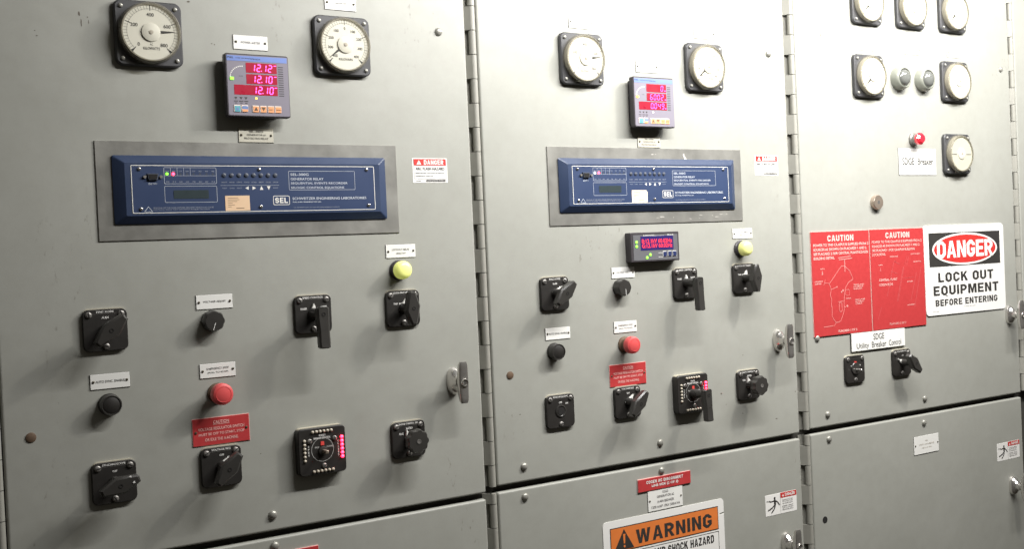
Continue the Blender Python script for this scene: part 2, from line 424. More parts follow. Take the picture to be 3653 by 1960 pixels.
def hinge(parent, x, z0, z1, phase):
    """continuous hinge left of a door whose left edge is at x (parent space); knuckle pitch 47 mm"""
    P = .0472; cx = x - .0086; cy = .0052; r = .0072
    hg = bpy.data.objects.new('hinge', None); COL.objects.link(hg); hg.parent = parent; hg.location = (0, 0, 0)
    MB().box(x - .0262, x - .004, FR - .0035, FR - .0015, z0, z1).build('leaf', M['hinge'], hg)
    k = math.floor((z0 - phase)/P)
    while phase + k*P < z1:
        a = max(z0, phase + k*P) + .0007; c = min(z1, phase + (k+1)*P) - .0007
        if c - a > .004:
            b = MB().vcyl(cx, cy, r, a, c, 24)
            if k % 2 == 0:     # knuckle curled out of the frame leaf
                pr = [(cx - r*.75, cy - r*.70), (cx - .0165, FR - .0034), (cx - .010, FR - .0034), (cx - r*.2, cy + r*.4)]
                lo = [b.bm.verts.new((p[0], p[1], a)) for p in pr]; hi = [b.bm.verts.new((p[0], p[1], c)) for p in pr]
                for i in range(4): b.bm.faces.new((lo[i], lo[(i+1) % 4], hi[(i+1) % 4], hi[i]))
                b.bm.faces.new(lo); b.bm.faces.new(hi)
            b.build('knuckle', M['hinge'], hg, 50)
        k += 1

def door(label, x0, x1, z0, z1, bolts=(), handle_at=None, phase=None, rusty=(), hole=(), fx0=None):
    t = thing('cabinet_door', label, 'cabinet door', x0, z0, 'grey switchgear doors')
    MB().box(0, x1 - x0, 0, FR - .002, 0, z1 - z0, .0042).build('door_panel', M['paint'], t)
    for x, z in bolts: bolt(t, x - x0, z - z0)
    for x, z in rusty:
        MB().lathe(x - x0, z - z0, [(.0078, 0), (.0078, -.001), (.0068, -.0016), (0, -.0018)], 24).build('plug', M['rust'], t, 40)
    for x, z in hole: MB().disc(x - x0, z - z0, .0085, -.0003).build('hole', M['hole'], t)
    if handle_at: handle(t, handle_at[0] - x0, handle_at[1] - z0)
    if phase is not None: hinge(t, 0, 0, z1 - z0, phase - z0)
    return t

def marks(door_obj, L):
    # small dark scuffs and specks where the enamel is marked
    b = MB(); ox, oz = door_obj.location.x, door_obj.location.z
    for x, z, a, h_ in L:
        n = 9; r0 = random.uniform(0, 6)
        b.flat([(x - ox + a*(.6 + .4*random.random())*cos(2*PI*i/n), z - oz + h_*(.6 + .4*random.random())*sin(2*PI*i/n)) for i in range(n)], -.00025)
    b.build('scuff_marks', M['scuff'], door_obj)

TOP, BOT = .62, -1.35
dA = door('upper left grey door carrying the dark relay and the two large dials', -.1575, .6940, -.6725, TOP,
     [(.6348, .2194), (.2631, -.6442)], (.632, -.4475), -.4900, [(-.1174, -.4611)])
door('lower left grey door, only its lit top edge and a red strip sign show', -.1575, .6940, BOT, -.6845, [(.2637, -.6985)], None, -.7)
dB = door('upper middle grey door carrying the synchronizer display and second relay', .7205, 1.5625, -.6640, TOP,
     [(1.5085, .2303), (.7836, -.6336), (1.1346, -.6315)], (1.500, -.4385), -.4325, [(.7606, -.4491)])
door('lower middle grey door with the orange WARNING sign on it', .7205, 1.5625, BOT, -.6765, [(.7827, -.694), (1.1349, -.692)], (1.500, -.915), -.6975)
dC = door('upper right grey door with red CAUTION placards and DANGER sign', 1.5985, 2.4430, -.6600, TOP,
     [(2.4025, .2413), (1.659, -.631), (2.0238, -.6317), (1.633, -.4445)], (2.397, -.4375), -.4271)
door('lower right grey door with a blank white plate and a hole near its hinge', 1.5985, 2.4430, BOT, -.6725,
     [(1.660, -.6909), (2.017, -.6937)], (2.385, -.912), -.7446, hole=[(1.6357, -.8833)])
door('sliver of the next grey door at the far right edge', 2.4700, 2.95, -.6600, TOP, phase=-.42)

marks(dA, [(-.0143, .202, .0022, .0040), (-.0116, .188, .0010, .0080), (-.0018, .1977, .0012, .0012), (-.0005, .190, .0008, .0040), (-.0811, .1706, .0010, .0010), (-.0786, .1629, .0020, .0012),
           (.1606, .2361, .0030, .0022), (.1965, .1683, .0016, .0010), (.2013, .1672, .0012, .0012), (.2467, -.5352, .0012, .0010)])
marks(dB, [(1.3178, -.5445, .0030, .0024), (1.3812, -.5961, .0022, .0014), (1.5525, -.564, .0022, .0016), (1.4871, -.6207, .0040, .0014), (1.0909, -.3058, .0012, .0022), (.7798, -.529, .0022, .0010), (1.3888, -.4635, .0016, .0012), (1.331, -.570, .0012, .0010)])
marks(dC, [(1.6868, .2855, .0022, .0050)])

# ------------------------------------------------------------------ dial meters
def meter(x, z, label, ticks, nums, unit, needle, face='dial', ink='ink', numink=None, scope=False, sub=None, screws='bolt', nolabels=False):
    t = thing('panel_meter', label, 'dial meter', x, z, 'round dial meters on square black flanges')
    MB().rrect(0, 0, .108, .106, .012, 0, -.010, .0022).build('flange', M['meterblack'], t, 40)
    for sx in (-1, 1):
        for sz in (-1, 1): screw(t, sx*.0435, sz*.0425, -.010, .0036, screws, slot=False, h=.003)
    MB().lathe(0, 0, [(.0500, -.0095), (.0500, -.013), (.0488, -.0225), (.0470, -.0242), (.0452, -.0242), (.0450, -.0200)], 64, cap=False).build('cover_rim', M['rim'], t, 40)
    f = MB().lathe(0, 0, [(.0462, -.0100), (.0462, -.0206)], 64).build('dial_face', M[face], t, 40)
    y = -.0209; b = MB()
    if not scope:
        b.ring(0, 0, .0378, .0381, y, 60, R(-45), R(225))
        n = ticks
        for i in range(n + 1):
            a = R(225 - 270*i/n); big = i % 5 == 0
            r0, r1 = (.0350 if i % 10 == 0 else .0372, .0440)
            b.line((r0*cos(a), r0*sin(a)), (r1*cos(a), r1*sin(a)), (.0011 if i % 10 == 0 else .0006) if big else .00035, y)
        # solid wedges closing the scale
        for a in (R(225), R(-45)):
            b.flat([(.0445*cos(a - .045), .0445*sin(a - .045)), (.0445*cos(a + .045), .0445*sin(a + .045)), (.0355*cos(a), .0355*sin(a))], y - .0001)
    b.ring(0, 0, .0445, .0448, y, 60)
    b.build('scale', M[ink], t)
    if nums:
        b = MB(); k = len(nums)
        for i, s in enumerate(nums):
            a = R(225 - 270*i/(k - 1)); rad = .0285 if k < 6 else .0290
            b.text(s, rad*cos(a)*1.0, rad*sin(a), None, .0058 if k < 6 else .0050, y, .012)
        b.text(unit, 0, -.0262, .0265 if len(unit) > 7 else .020, .0045, y, .01)
        if sub: b.text(sub, 0, -.0195, .005, .0035, y, 0)
        b.build('numerals', M[numink or ink], t)
    if scope:
        MB().lathe(0, 0, [(.0150, -.0206), (.0150, -.0220), (.0135, -.0228), (0, -.0228)], 36).build('hub', M['dial'], t, 40)
        MB().rect(-.030, -.002, .020, .0022, -.0210).rect(.030, -.002, .020, .0022, -.0210).build('pointer', M['greyink'], t)
    else:
        if needle is not None:
            a = R(90 - needle); c_, s_ = cos(a), sin(a)
            P = lambda u, v: (u*c_ - v*s_, u*s_ + v*c_)
            MB().prism([P(.010, -.0026), P(.0375, -.0003), P(.0375, .0003), P(.010, .0026)], -.0213, -.0218).build('pointer', M['ink'], t)
        MB().lathe(0, 0, [(.0150, -.0219), (.0150, -.0225), (.0142, -.0229), (0, -.0229)], 36).build('hub', M['dial'], t, 40)
    MB().lathe(0, 0, [(.0035, -.0228), (.0035, -.0237), (.002, -.0240), (0, -.0241)], 20).build('pivot', M['palewink'], t, 40)
    MB().disc(0, 0, .0452, -.02425, 48).build('glass', M['clear'], t)
    return t

S9 = ['400', '300', '200', '100', '0', '100', '200', '300', '400']
S5 = ['0', '200', '400', '600', '800']
meter(.091, .176, 'large kilowatt dial from 0 to 800, leftmost meter, needle pointing right', 40, S5, 'KILOWATTS', 86, sub='AC')
meter(.432, .178, 'kilovar dial with 400 on both ends, on the left door, needle down left', 40, S9, 'KILOVARS', -128)
meter(.965, .185, 'kilowatt dial at top left of the middle door, needle pointing right', 40, S5, 'KILOWATTS', 84, ink='greyink', numink='greyink', sub='AC')
meter(1.302, .186, 'kilovar dial at top right of the middle door, needle down left', 40, S9, 'KILOVARS', -128, ink='greyink', numink='greyink')
meter(1.850, .376, 'dial cut by the photo top, leftmost of the top three on the right door', 20, [], '', -135, ink='greyink')
meter(2.018, .378, 'dial cut by the photo top, middle of the top three, no needle visible', 20, [], '', None, ink='greyink')
meter(2.190, .380, 'dial cut by the photo top, rightmost of the top three on the right door', 20, [], '', -138, ink='greyink')
meter(1.848, .194, 'cream dial on the right door, left of the two dark lamps', 20, ['0', '1', '2', '3', '4', '5'], 'VOLTS', -133, ink='greyink', numink='greyink')
meter(2.190, .196, 'blank cream dial on the right door, right of the two dark lamps', 20, [], '', None, ink='palewink')
meter(2.187, .004, 'grey synchroscope dial with white centre disc, right of the red lamp', 20, [], '', None, face='greyface', ink='greyink', scope=True)

# ------------------------------------------------------------------ nameplates
nameplate(.264, .174, [('POWER METER', 0, 0, .034, .0036)], 'white nameplate reading POWER METER above the left digital meter', ink='greyink')
nameplate(.435, .256, [('VARMETER', 0, 0, .024, .0034)], 'white nameplate cut by the photo top above the left kilovar dial', ink='greyink')
nameplate(.266, .0145, [('SEL-300G', 0, .0065, .025, .0032), ('GENERATOR #1', 0, .0005, .034, .0034), ('PROTECTIVE RELAY', 0, -.0055, .043, .0034)],
          'yellowed nameplate reading GENERATOR #1 PROTECTIVE RELAY above the left relay', w=.062, h=.0245, mat='plateold')
nameplate(.533, -.195, [('LOCKOUT RELAY', 0, .003, .036, .0034), ('HEALTHY', 0, -.004, .020, .0034)], 'white nameplate reading LOCKOUT RELAY HEALTHY above the lit yellow lamp', ink='greyink')
nameplate(.179, -.268, [('VOLTAGE ADJUST', 0, 0, .039, .0040)], 'white nameplate reading VOLTAGE ADJUST on the left door', w=.062, h=.024)
nameplate(.004, -.385, [('AUTO SYNC. ENABLE', 0, 0, .045, .0038)], 'white nameplate reading AUTO SYNC. ENABLE on the left door', h=.024)
nameplate(.179, -.384, [('EMERGENCY STOP', 0, .0035, .038, .0034), ('(PULL TO STOP)', 0, -.0035, .035, .0034)], 'white nameplate reading EMERGENCY STOP (PULL TO STOP) on the left door', h=.024)
nameplate(.971, .262, [('WATTMETER', 0, 0, .026, .0032)], 'washed-out white nameplate above the middle door kilowatt dial', ink='palewink')
nameplate(1.142, .180, [('POWER METER', 0, 0, .034, .0034)], 'white nameplate above the digital meter on the middle door', ink='palewink')
nameplate(1.312, .264, [('VARMETER', 0, 0, .024, .0032)], 'washed-out white nameplate above the middle door kilovar dial', ink='palewink')
nameplate(1.139, .0185, [('SEL-300G', 0, .0062, .025, .0032), ('GENERATOR #2', 0, 0, .034, .0034), ('PROTECTIVE RELAY', 0, -.006, .043, .0034)],
          'yellowed nameplate reading GENERATOR #2 PROTECTIVE RELAY above the middle relay', w=.062, h=.024, mat='plateold', ink='greyink')
nameplate(1.402, -.186, [('LOCKOUT RELAY', 0, .003, .036, .0034), ('HEALTHY', 0, -.004, .020, .0034)], 'white nameplate above the pale yellow lamp on the middle door', ink='greyink', h=.023)
nameplate(1.053, -.259, [('VOLTAGE ADJUST', 0, 0, .039, .0040)], 'white nameplate reading VOLTAGE ADJUST below the red character display', w=.061, h=.023, ink='greyink')
nameplate(.879, -.375, [('AUTO SYNC. ENABLE', 0, 0, .045, .0038)], 'white nameplate reading AUTO SYNC. ENABLE on the middle door', h=.024)
nameplate(1.053, -.374, [('EMERGENCY STOP', 0, .0035, .038, .0034), ('(PULL TO STOP)', 0, -.0035, .035, .0034)], 'white nameplate reading EMERGENCY STOP on the middle door', h=.024)
for x, z, l in ((1.856, .272, 'blank white nameplate above the left cream dial of the right door'),
                (2.029, .272, 'blank white nameplate between two dials, above the dark lamps'),
                (2.201, .274, 'blank white nameplate above the needleless cream dial')):
    nameplate(x, z, [], l, w=.062)
nameplate(2.023, -.750, [('52U', 0, .010, .010, .0032), ('UTILITY MAIN BREAKER', 0, .001, .062, .0036), ('1200 AMP 15KV', 0, -.008, .040, .0034)],
          'large white two-screw plate with faded lettering on the lower right door', w=.099, h=.0465, ink='palewink')
nameplate(1.142, -.753, [('52G2', 0, .0155, .016, .0050), ('GENERATOR #2', 0, .0065, .048, .0055), ('MAIN BREAKER', 0, -.0040, .047, .0055), ('1200 AMP 15KV 500MVA', 0, -.0145, .080, .0055)],
          'large white plate reading GENERATOR #2 MAIN BREAKER above the WARNING sign', w=.097, h=.0455, ink='greyink')

# ------------------------------------------------------------------ digital power meters
SEG = {'0': 'abcdef', '1': 'bc', '2': 'abged', '3': 'abgcd', '4': 'fgbc', '5': 'afgcd', '6': 'afgcde', '7': 'abc', '8': 'abcdefg', '9': 'abcdfg'}
def digits(b, s, right, cz, h, pitch, y, t=.0014):
    w = h*.50; x = right
    for ch in reversed(s):
        if ch == '.':
            b.rect(x + pitch*.5 - .0006, cz - h/2 + t*.4, t, t, y); continue
        cx = x; sl = lambda px, pz: (cx + px + pz*.12, cz + pz)
        g = {'a': ((-w/2, h/2), (w/2, h/2)), 'd': ((-w/2, -h/2), (w/2, -h/2)), 'g': ((-w/2, 0), (w/2, 0)),
             'f': ((-w/2, 0), (-w/2, h/2)), 'e': ((-w/2, -h/2), (-w/2, 0)), 'b': ((w/2, 0), (w/2, h/2)), 'c': ((w/2, -h/2), (w/2, 0))}
        for q in SEG[ch]:
            (ax, az), (bx, bz) = g[q]; k = .10
            p = (ax + (bx - ax)*k, az + (bz - az)*k); r = (bx + (ax - bx)*k, bz + (az - bz)*k)
            b.line(sl(*p), sl(*r), t, y)
        x -= pitch

def power_meter(x, z, rows, label, dimkey):
    t = thing('digital_meter', label, 'digital meter', x, z, 'digital power meters')
    D = -.026; F = D - .0004
    MB().rrect(0, 0, .098, .096, .003, 0, -.016).build('case', M['pmbox'], t, 40)
    MB().rrect(0, 0, .112, .107, .004, -.014, D, .0014).build('bezel', M['pmbox'], t, 40)
    MB().rrect(.0008, 0, .1075, .102, .0025, D + .0005, F).build('face', M['pmface'], t)
    y = F - .0003
    U = lambda px, py: ((px - 1697)/623*.110, -(py - 842)/605*.104)
    def R4(b, x0, y0, x1, y1, yy=y):
        a = U(x0, y0); c = U(x1, y1); b.rect((a[0]+c[0])/2, (a[1]+c[1])/2, c[0]-a[0], a[1]-c[1], yy); return b
    R4(MB(), 1398, 553, 1996, 604).build('header', M['pmhead'], t)
    b = MB(); a = U(1435, 572); b.text('PML', a[0], a[1], .010, .0035, y - .0002, .03); a = U(1560, 576); b.text('POWER MEASUREMENT', a[0], a[1], .026, .002, y - .0002); a = U(1680, 580); b.text('3720 ACM', a[0], a[1], .017, .0025, y - .0002, .01)
    for i in range(14):
        a = U(1905, 648 + i*22); b.rect(a[0] + .0042, a[1], .009, .0012, y)
    for i, px in enumerate((1470, 1522, 1570)):
        a = U(px, 970); b.flat([(a[0]-.0026, a[1]+.0018), (a[0]+.0026, a[1]+.0018), (a[0], a[1]-.0022)], y)
        a = U(px, 1000); b.rect(a[0], a[1], .007, .0012, y); a = U(px, 1018); b.rect(a[0], a[1], .004, .0010, y)
    a = U(1530, 752); b.text('% LOAD', a[0], a[1], .007, .0018, y)
    b.build('lettering', M['ink'], t)
    # curved bargraph
    b = MB()
    for i in range(11):
        an = R(180 - 9*i); cx, cz = U(1545, 775); rad = .0205
        b.rect(cx + rad*cos(an)*1.05, cz + rad*sin(an), .0022, .0018, y) if i > 0 else None
    b.build('bargraph', M['arrowwhite'], t)
    g = U(1440, 780); MB().rrect(g[0], g[1], .0062, .0046, .0005, F, F - .0012).build('status_led', M['ledgreen' if dimkey == 0 else 'ledamber'], t)
    g = U(1672, 967); MB().rect(g[0], g[1], .0034, .0024, y).build('status_led', M['ledamber' if dimkey == 0 else 'ledwhite'], t)
    for i, (x0, y0, y1, s) in enumerate(((1582, 618, 716, rows[0]), (1582, 730, 826, rows[1]), (1458, 838, 936, rows[2]))):
        w_ = R4(MB(), x0, y0, 1890, y1).build('display_window', M['pmred'], t)
        b = MB(); rg = U(1822, 0)[0] + (.001 if i == 2 else 0); cz = U(0, (y0 + y1)/2)[1]
        digits(b, s, rg, cz, .0112, .0100, y - .0004, .00165)
        if dimkey == 0: b.rect(U(1872, 0)[0], cz + .0050, .0042, .0012, y - .0004)
        else: b.rect(U(1870, 0)[0], cz - .0048, .0036, .0022, y - .0004)
        b.build('digits', M['led'], w_)
    for px, m in ((1477, 'key_teal'), (1552, 'key_blue'), (1660, 'key_peach'), (1735, 'key_peach'), (1812, 'key_peach'), (1885, 'key_peach')):
        a = U(px, 1073)
        k = MB().rrect(a[0], a[1], .0118, .0118, .0008, F, F - .0008, .0003).build('key', M['key_rim'], t)
        MB().rrect(a[0] + .0006, a[1] - .0006, .0098, .0098, .0005, F - .0006, F - .0012).build('key_cap', M[m], k)
        yy = F - .0014
        if px == 1552: MB().rect(a[0] + .0006, a[1] - .0032, .0094, .0042, yy).build('key_mark', M['key_peach'], k)
        if px == 1660: MB().flat([(a[0]-.003, a[1]-.003), (a[0]+.004, a[1]-.003), (a[0]+.0005, a[1]+.0035)], yy).build('key_mark', M['rust'], k)
        if px == 1735: MB().flat([(a[0]-.003, a[1]+.003), (a[0]+.004, a[1]+.003), (a[0]+.0005, a[1]-.0035)], yy).build('key_mark', M['rust'], k)
        if px > 1800: MB().text('SELECT' if px < 1850 else 'ENTER', a[0]+.0006, a[1]-.0008, .0075, .0022, yy, .01).build('key_mark', M['rust'], k)
        if px == 1477: MB().rect(a[0]+.0006, a[1]-.001, .004, .004, yy).build('key_mark', M['key_blue'], k)
power_meter(.265, .096, ('12.12', '12.10', '12.10'), 'digital power meter showing 12.12, 12.10 and 12.10 on the left door', 0)
power_meter(1.137, .100, ('0', '6002', '0.049'), 'digital power meter showing 0, 6002 and 0.049 on the middle door', 1)

# ------------------------------------------------------------------ protective relays
def relay(x, z, label, slabel, second):
    s = thing('cover_plate', slabel, 'metal plate', x, z, 'dull metal surrounds of the relays')
    MB().rrect(0, -.002, .5335, .1615, .0004, 0, -.0022, .0004).build('plate', M['alu'], s)
    if second:
        b = MB(); pts = [(.0935, .066), (.0975, .069), (.0995, .062), (.1045, .057), (.1030, .050), (.0985, .047), (.0960, .052), (.0975, .057)]
        b.flat(pts, -.0025)
        for k in range(12):
            a = random.uniform(-.01, .22); c = -.078 + random.uniform(0, .010) + .004*random.random(); w = random.uniform(.002, .014)
            b.flat([(a, c), (a + w, c + random.uniform(-.001, .001)), (a + w*.8, c + .0012), (a + .2*w, c + .0016)], -.0024 - k*.000004)
        b.flat([(.005, .0665), (.011, .067), (.010, .065), (.004, .0648)], -.0025).flat([(.014, .067), (.019, .0665), (.016, .065)], -.0025)
        b.build('paint_chips', M['chip'], s)
    t = thing('protective_relay', label, 'protective relay', x, z, 'navy blue protective relays', y=-.0022)
    # raised frustum frame
    b = MB(); w, h = .4840, .1120
    o0 = rr(0, -.0005, w, h, .003, 3); r0 = b.loop(o0, 0); r1 = b.loop(o0, -.0022)
    r2 = b.loop(rr(0, -.0005, w - .003, h - .003, .003, 3), -.0034); r3 = b.loop(rr(0, -.0005, w - .034, h - .026, .002, 3), -.0120)
    for p, q in ((r0, r1), (r1, r2), (r2, r3)):
        for i in range(len(p)): b.bm.faces.new((p[i], p[(i+1) % len(p)], q[(i+1) % len(p)], q[i]))
    b.bm.faces.new(r3); b.build('housing', M['navy'], t, 20)
    Y = -.0123
    f = MB().rrect(-.0005, -.0005, .4300, .0785, .002, -.0115, Y).build('face_panel', M['navyf'], t)
    y = Y - .0003
    MB().outline(rr(-.0005, -.0005, .4300, .0785, .002), .0011, y).outline(rr(.0360, -.0210, .0300, .0162, .0025), .0010, y).block('SEL', .0360, -.0210, .0230, .0095, y).build('border_and_emblem', M['arrowwhite'], t)
    b = MB()
    b.outline(rr(-.1196, .0216, .0870, .0272, .002), .0005, y).outline(rr(-.1198, -.0091, .0870, .0272, .002), .0005, y).outline(rr(.1134, .0133, .1250, .0333, .002), .0005, y)
    b.line((-.163, .0215), (-.0765, .0215), .0004, y)
    for k in range(1, 5): b.line((-.163 + k*.0108, .0350), (-.163 + k*.0108, .0215), .0004, y)
    for s_, lz, lw in (('SEL-300G', .0239, .0335), ('GENERATOR RELAY', .0160, .0610), ('SEQUENTIAL EVENTS RECORDER', .0083, .1070), ('SELOGIC CONTROL EQUATIONS', .0005, .1000)):
        b.text(s_, .0545, lz, lw, .0042, y, .004, al='L')
    b.text('SCHWEITZER ENGINEERING LABORATORIES', .0563, -.0181, .1405, .0044, y, .004, al='L')
    b.text('PULLMAN, WASHINGTON USA', .0566, -.0243, .053, .0022, y, .02, al='L')
    b.text('SERIAL PORT 2', -.1818, .0083, .014, .0026, y)
    b.outline([(-.1975, -.0375), (-.1835, -.0375), (-.1905, -.0285)], .0006, y)
    b.line((.0225+.03, .006), (-.072, .006), .0003, y) if False else None
    b.line((-.070, .0053), (.033, .0053), .0003, y)
    b.build('lettering', M['bprint'], t)
    b = MB()
    b.text('REMOVAL OF THIS PANEL EXPOSES CIRCUITRY WHICH MAY CAUSE', -.1824, -.0312, .0990, .0022, y, .01, al='L')
    b.text('ELECTRICAL SHOCK THAT CAN RESULT IN INJURY OR DEATH', -.1824, -.0345, .0920, .0022, y, .01, al='L')
    b.text('U.S. PATENTS 5,041,737 5,317,472 AND FOREIGN PATENTS', .0577, -.0340, .086, .0018, y, .01, al='L')
    for k in range(8):
        b.text(('EN', 'BRKR', 'LOP', '24', '27/59', '32', '40', '46')[k], -.1576 + k*.0108, .0290, .0052, .0020, y, .01)
        b.text(('50', '51', '60', '64G', '78', '81', '87', 'N')[k], -.1576 + k*.0108, .0115, .0052, .0020, y, .01)
        b.text(('RESET', 'METER', 'EVENTS', 'STATUS', 'OTHER', 'SET', 'CNTRL', 'GROUP')[k], -.0631 + k*.01285, .0105, .0092, .0020, y, .01)
    for k, s_ in ((0, 'TEST'), (1, 'CANCEL'), (2, 'SELECT'), (7, 'EXIT')): b.text(s_, -.0631 + k*.01285, .0006, .0088, .0018, y, .01)
    b.build('fine_print', M['dimprint'], t)
    b = MB()
    for k, d in ((3, 'l'), (4, 'r'), (5, 'u'), (6, 'd')):
        cx = -.0631 + k*.01285; cz = .0006; q = .0031
        b.flat({'l': [(cx - q, cz), (cx + q, cz + q), (cx + q, cz - q)], 'r': [(cx + q, cz), (cx - q, cz + q), (cx - q, cz - q)],
                'u': [(cx, cz + q*1.15), (cx + q, cz - q), (cx - q, cz - q)], 'd': [(cx, cz - q*1.15), (cx + q, cz + q), (cx - q, cz + q)]}[d], y)
    b.build('arrow_marks', M['arrowwhite'], t)
    for k in range(8):
        MB().lathe(-.0631 + k*.01285, .0223, [(.0037, Y), (.0037, Y - .0010), (.003, Y - .0015), (0, Y - .0016)], 20).build('push_button', M['relaybtn'], t, 40)
    MB().lathe(-.1581, .0244, [(.0024, Y), (.0024, Y - .0008), (0, Y - .0014)], 16).build('indicator', M['ledgreen' if not second else 'ledwhite'], t, 40)
    MB().lathe(-.1480, .0244, [(.0024, Y), (.0024, Y - .0008), (0, Y - .0014)], 16).build('indicator', M['ledred'], t, 40)
    for k in range(2, 8): MB().disc(-.1576 + k*.0108, .0244, .0018, y).build('indicator', M['relaybtn'], t)
    MB().rrect(-.1196, -.0094, .0580, .0140, .0006, Y + .001, Y - .0004).build('lcd_window', M['lcd'], t)
    # nine pin serial port with two jack screws
    sp = MB().prism([(-.1905, .0250), (-.1720, .0250), (-.1740, .0140), (-.1885, .0140)], Y, Y - .0035, .0006).build('serial_port', M['relaybtn'], t)
    MB().prism([(-.1885, .0235), (-.1740, .0235), (-.1757, .0155), (-.1868, .0155)], Y - .0030, Y - .0040).build('socket', M['hole'], sp)
    for s_ in (-1, 1): MB().lathe(-.1812 + s_*.0130, .0196, [(.0026, Y), (.0026, Y - .003), (0, Y - .003)], 10).build('jack_screw', M['greyscrew'], sp, 30)
    for sx, sz in ((-.2022, .0324), (-.2020, -.0326), (-.0014, .0324), (-.0013, -.0315), (.1998, .0326), (.2009, -.0315)):
        screw(t, sx, sz, Y, .0031, 'chrome', random.uniform(0, 3), h=.0022, slot=False)
    st = thing('sticker', ('cream paper sticker with a curled corner on the middle relay' if second else 'tan paper sticker on the left relay face'), 'paper sticker', x - .0419, z - .0250, 'paper stickers', y=-.0022 + Y)
    P = [(-.0212, -.0130), (.0210, -.0125), (.0212, .0085), (.0185, .0128), (-.0212, .0130)] if second else [(-.0213, -.0130), (.0213, -.0125), (.0210, .0129), (-.0213, .0127)]
    MB().prism(P, 0, -.0005).build('paper', M['stickerb' if second else 'sticker'], st)
    b = MB()
    for k, wd in enumerate((.018, .020, .016, .008, .012, .006)): b.rect(-.017 + wd/2, .0090 - k*.0030, wd, .0006, -.0007)
    b.rect(.004, -.0085, .014, .0009, -.0007); b.build('writing', M['rust'], st)
relay(.265, -.078, 'navy blue protective relay with green and red lights on the left door', 'dull metal surround plate behind the left navy relay', False)
relay(1.1380, -.074, 'navy blue protective relay on the middle door above the red character display', 'scratched metal surround plate with chipped paint behind the middle relay', True)

# ------------------------------------------------------------------ synchronizer display
t = thing('character_display', 'small black synchronizer box showing two lines of red characters', 'digital display', 1.1300, -.2075)
MB().rrect(0, 0, .134, .063, .003, 0, -.018, .0012).build('case', M['pmbox'], t, 40)
MB().rrect(.001, -.001, .122, .054, .001, -.0175, -.0186).build('face', M['syncface'], t)
w_ = MB().rect(.0045, .0080, .0905, .0300, -.0190).build('display_window', M['vfd'], t)
MB().text('B:12.1kV 60.02Hz', .0045, .0125, .0835, .0088, -.0194, .012).text('G:12.1kV 60.02Hz', .0045, .0025, .0835, .0088, -.0194, .012).build('characters', M['dots'], w_)
MB().text('WOODWARD', -.018, .0245, .030, .0026, -.0190, .01).text('SPM-D', .042, .0245, .017, .0032, -.0190, .02).line((-.004, .0235), (.024, .0235), .0004, -.0190).rect(.014, -.0135, .014, .0008, -.019).rect(.014, -.0225, .014, .0008, -.019).build('lettering', M['wprint'], t)
for lx, lz in ((-.0515, .0110), (-.0515, .0020), (-.0155, -.0165), (-.0245, -.0225)):
    MB().lathe(lx, lz, [(.0029, -.0186), (.0029, -.0196), (0, -.0203)], 16).build('indicator', M['ledgreen'], t, 40)
for k in range(3):
    o = MB().rrect(.0245 + k*.0135, -.0160, .0105, .0115, .0012, -.0186, -.0196, .0003).build('key', M['wprint'], t)
    MB().rrect(.0245 + k*.0135, -.0160, .0088, .0098, .0010, -.0194, -.0202).build('key_cap', M['key_navy'], o)

# ------------------------------------------------------------------ rotary switches
def oval_grip(t, ang, y0, y1, mat='blackm', L=.031, W=.0145, name='handle', off=(0, 0)):
    a = R(ang); c_, s_ = cos(a), sin(a)
    P = [(-L, -.0050), (-L, .0040), (-L*.14, W), (L*.90, .0075), (L, .0045), (L, -.0050), (L*.14, -W), (-L*.88, -.0075)]
    P = [(off[0] + u*c_ - v*s_, off[1] + u*s_ + v*c_) for u, v in P][::-1]
    h = MB().prism(P, y0, y1, .0030).lathe(0, 0, [(.0095, -.006), (.0085, y0 + .012), (.0085, y0 - .001)], 24).build(name, M[mat], t, 25)
    MB().lathe(off[0], off[1], [(.0034, y1 + .001), (.0034, y1 - .0006), (.0022, y1 - .0006), (.0022, y1 + .0002), (0, y1 + .0002)], 18).build('set_screw', M['hole'], h, 40)
    return h

def pointer(t, ang, y, s=1., mat='arrowwhite'):
    a = R(ang); c_, s_ = cos(a), sin(a)
    P = [(.006, -.0055), (.0185, -.0004), (.0185, .0004), (.006, .0055), (.0, .0085), (-.005, .0080), (-.005, -.0080), (.0, -.0085)]
    P = [((u*c_ - v*s_)*s, (u*s_ + v*c_)*s) for u, v in P]
    MB().prism(P[::-1], y, y - .0040, .0008).build('pointer', M[mat], t, 25)

def switch_plate(t, title, marks, wd=.069, ht=.067, ink='wprint'):
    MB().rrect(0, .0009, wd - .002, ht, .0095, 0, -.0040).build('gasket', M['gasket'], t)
    MB().rrect(0, -.0006, wd, ht, .0095, -.0002, -.0065, .0012).build('plate', M['black'], t, 40)
    for sx, sz in ((-.0250, .0245), (.0250, .0245), (0, -.0265)):
        screw(t, sx, sz, -.0065, .0052, 'greyscrew', random.uniform(0, 3), h=.0028)
    b = MB(); y = -.0068
    if title: b.text(title, 0, .0288, min(.040, .0030*len(title)), .0032, y, .02)
    for s_, mx, mz, mw, mh in marks: b.text(s_, mx, mz, mw, mh, y, .02)
    b.build('lettering', M[ink], t)
    MB().outline(rr(0, .0288, .046, .0072, .001), .0004, y).build('title_frame', M['greyscrew'], t)

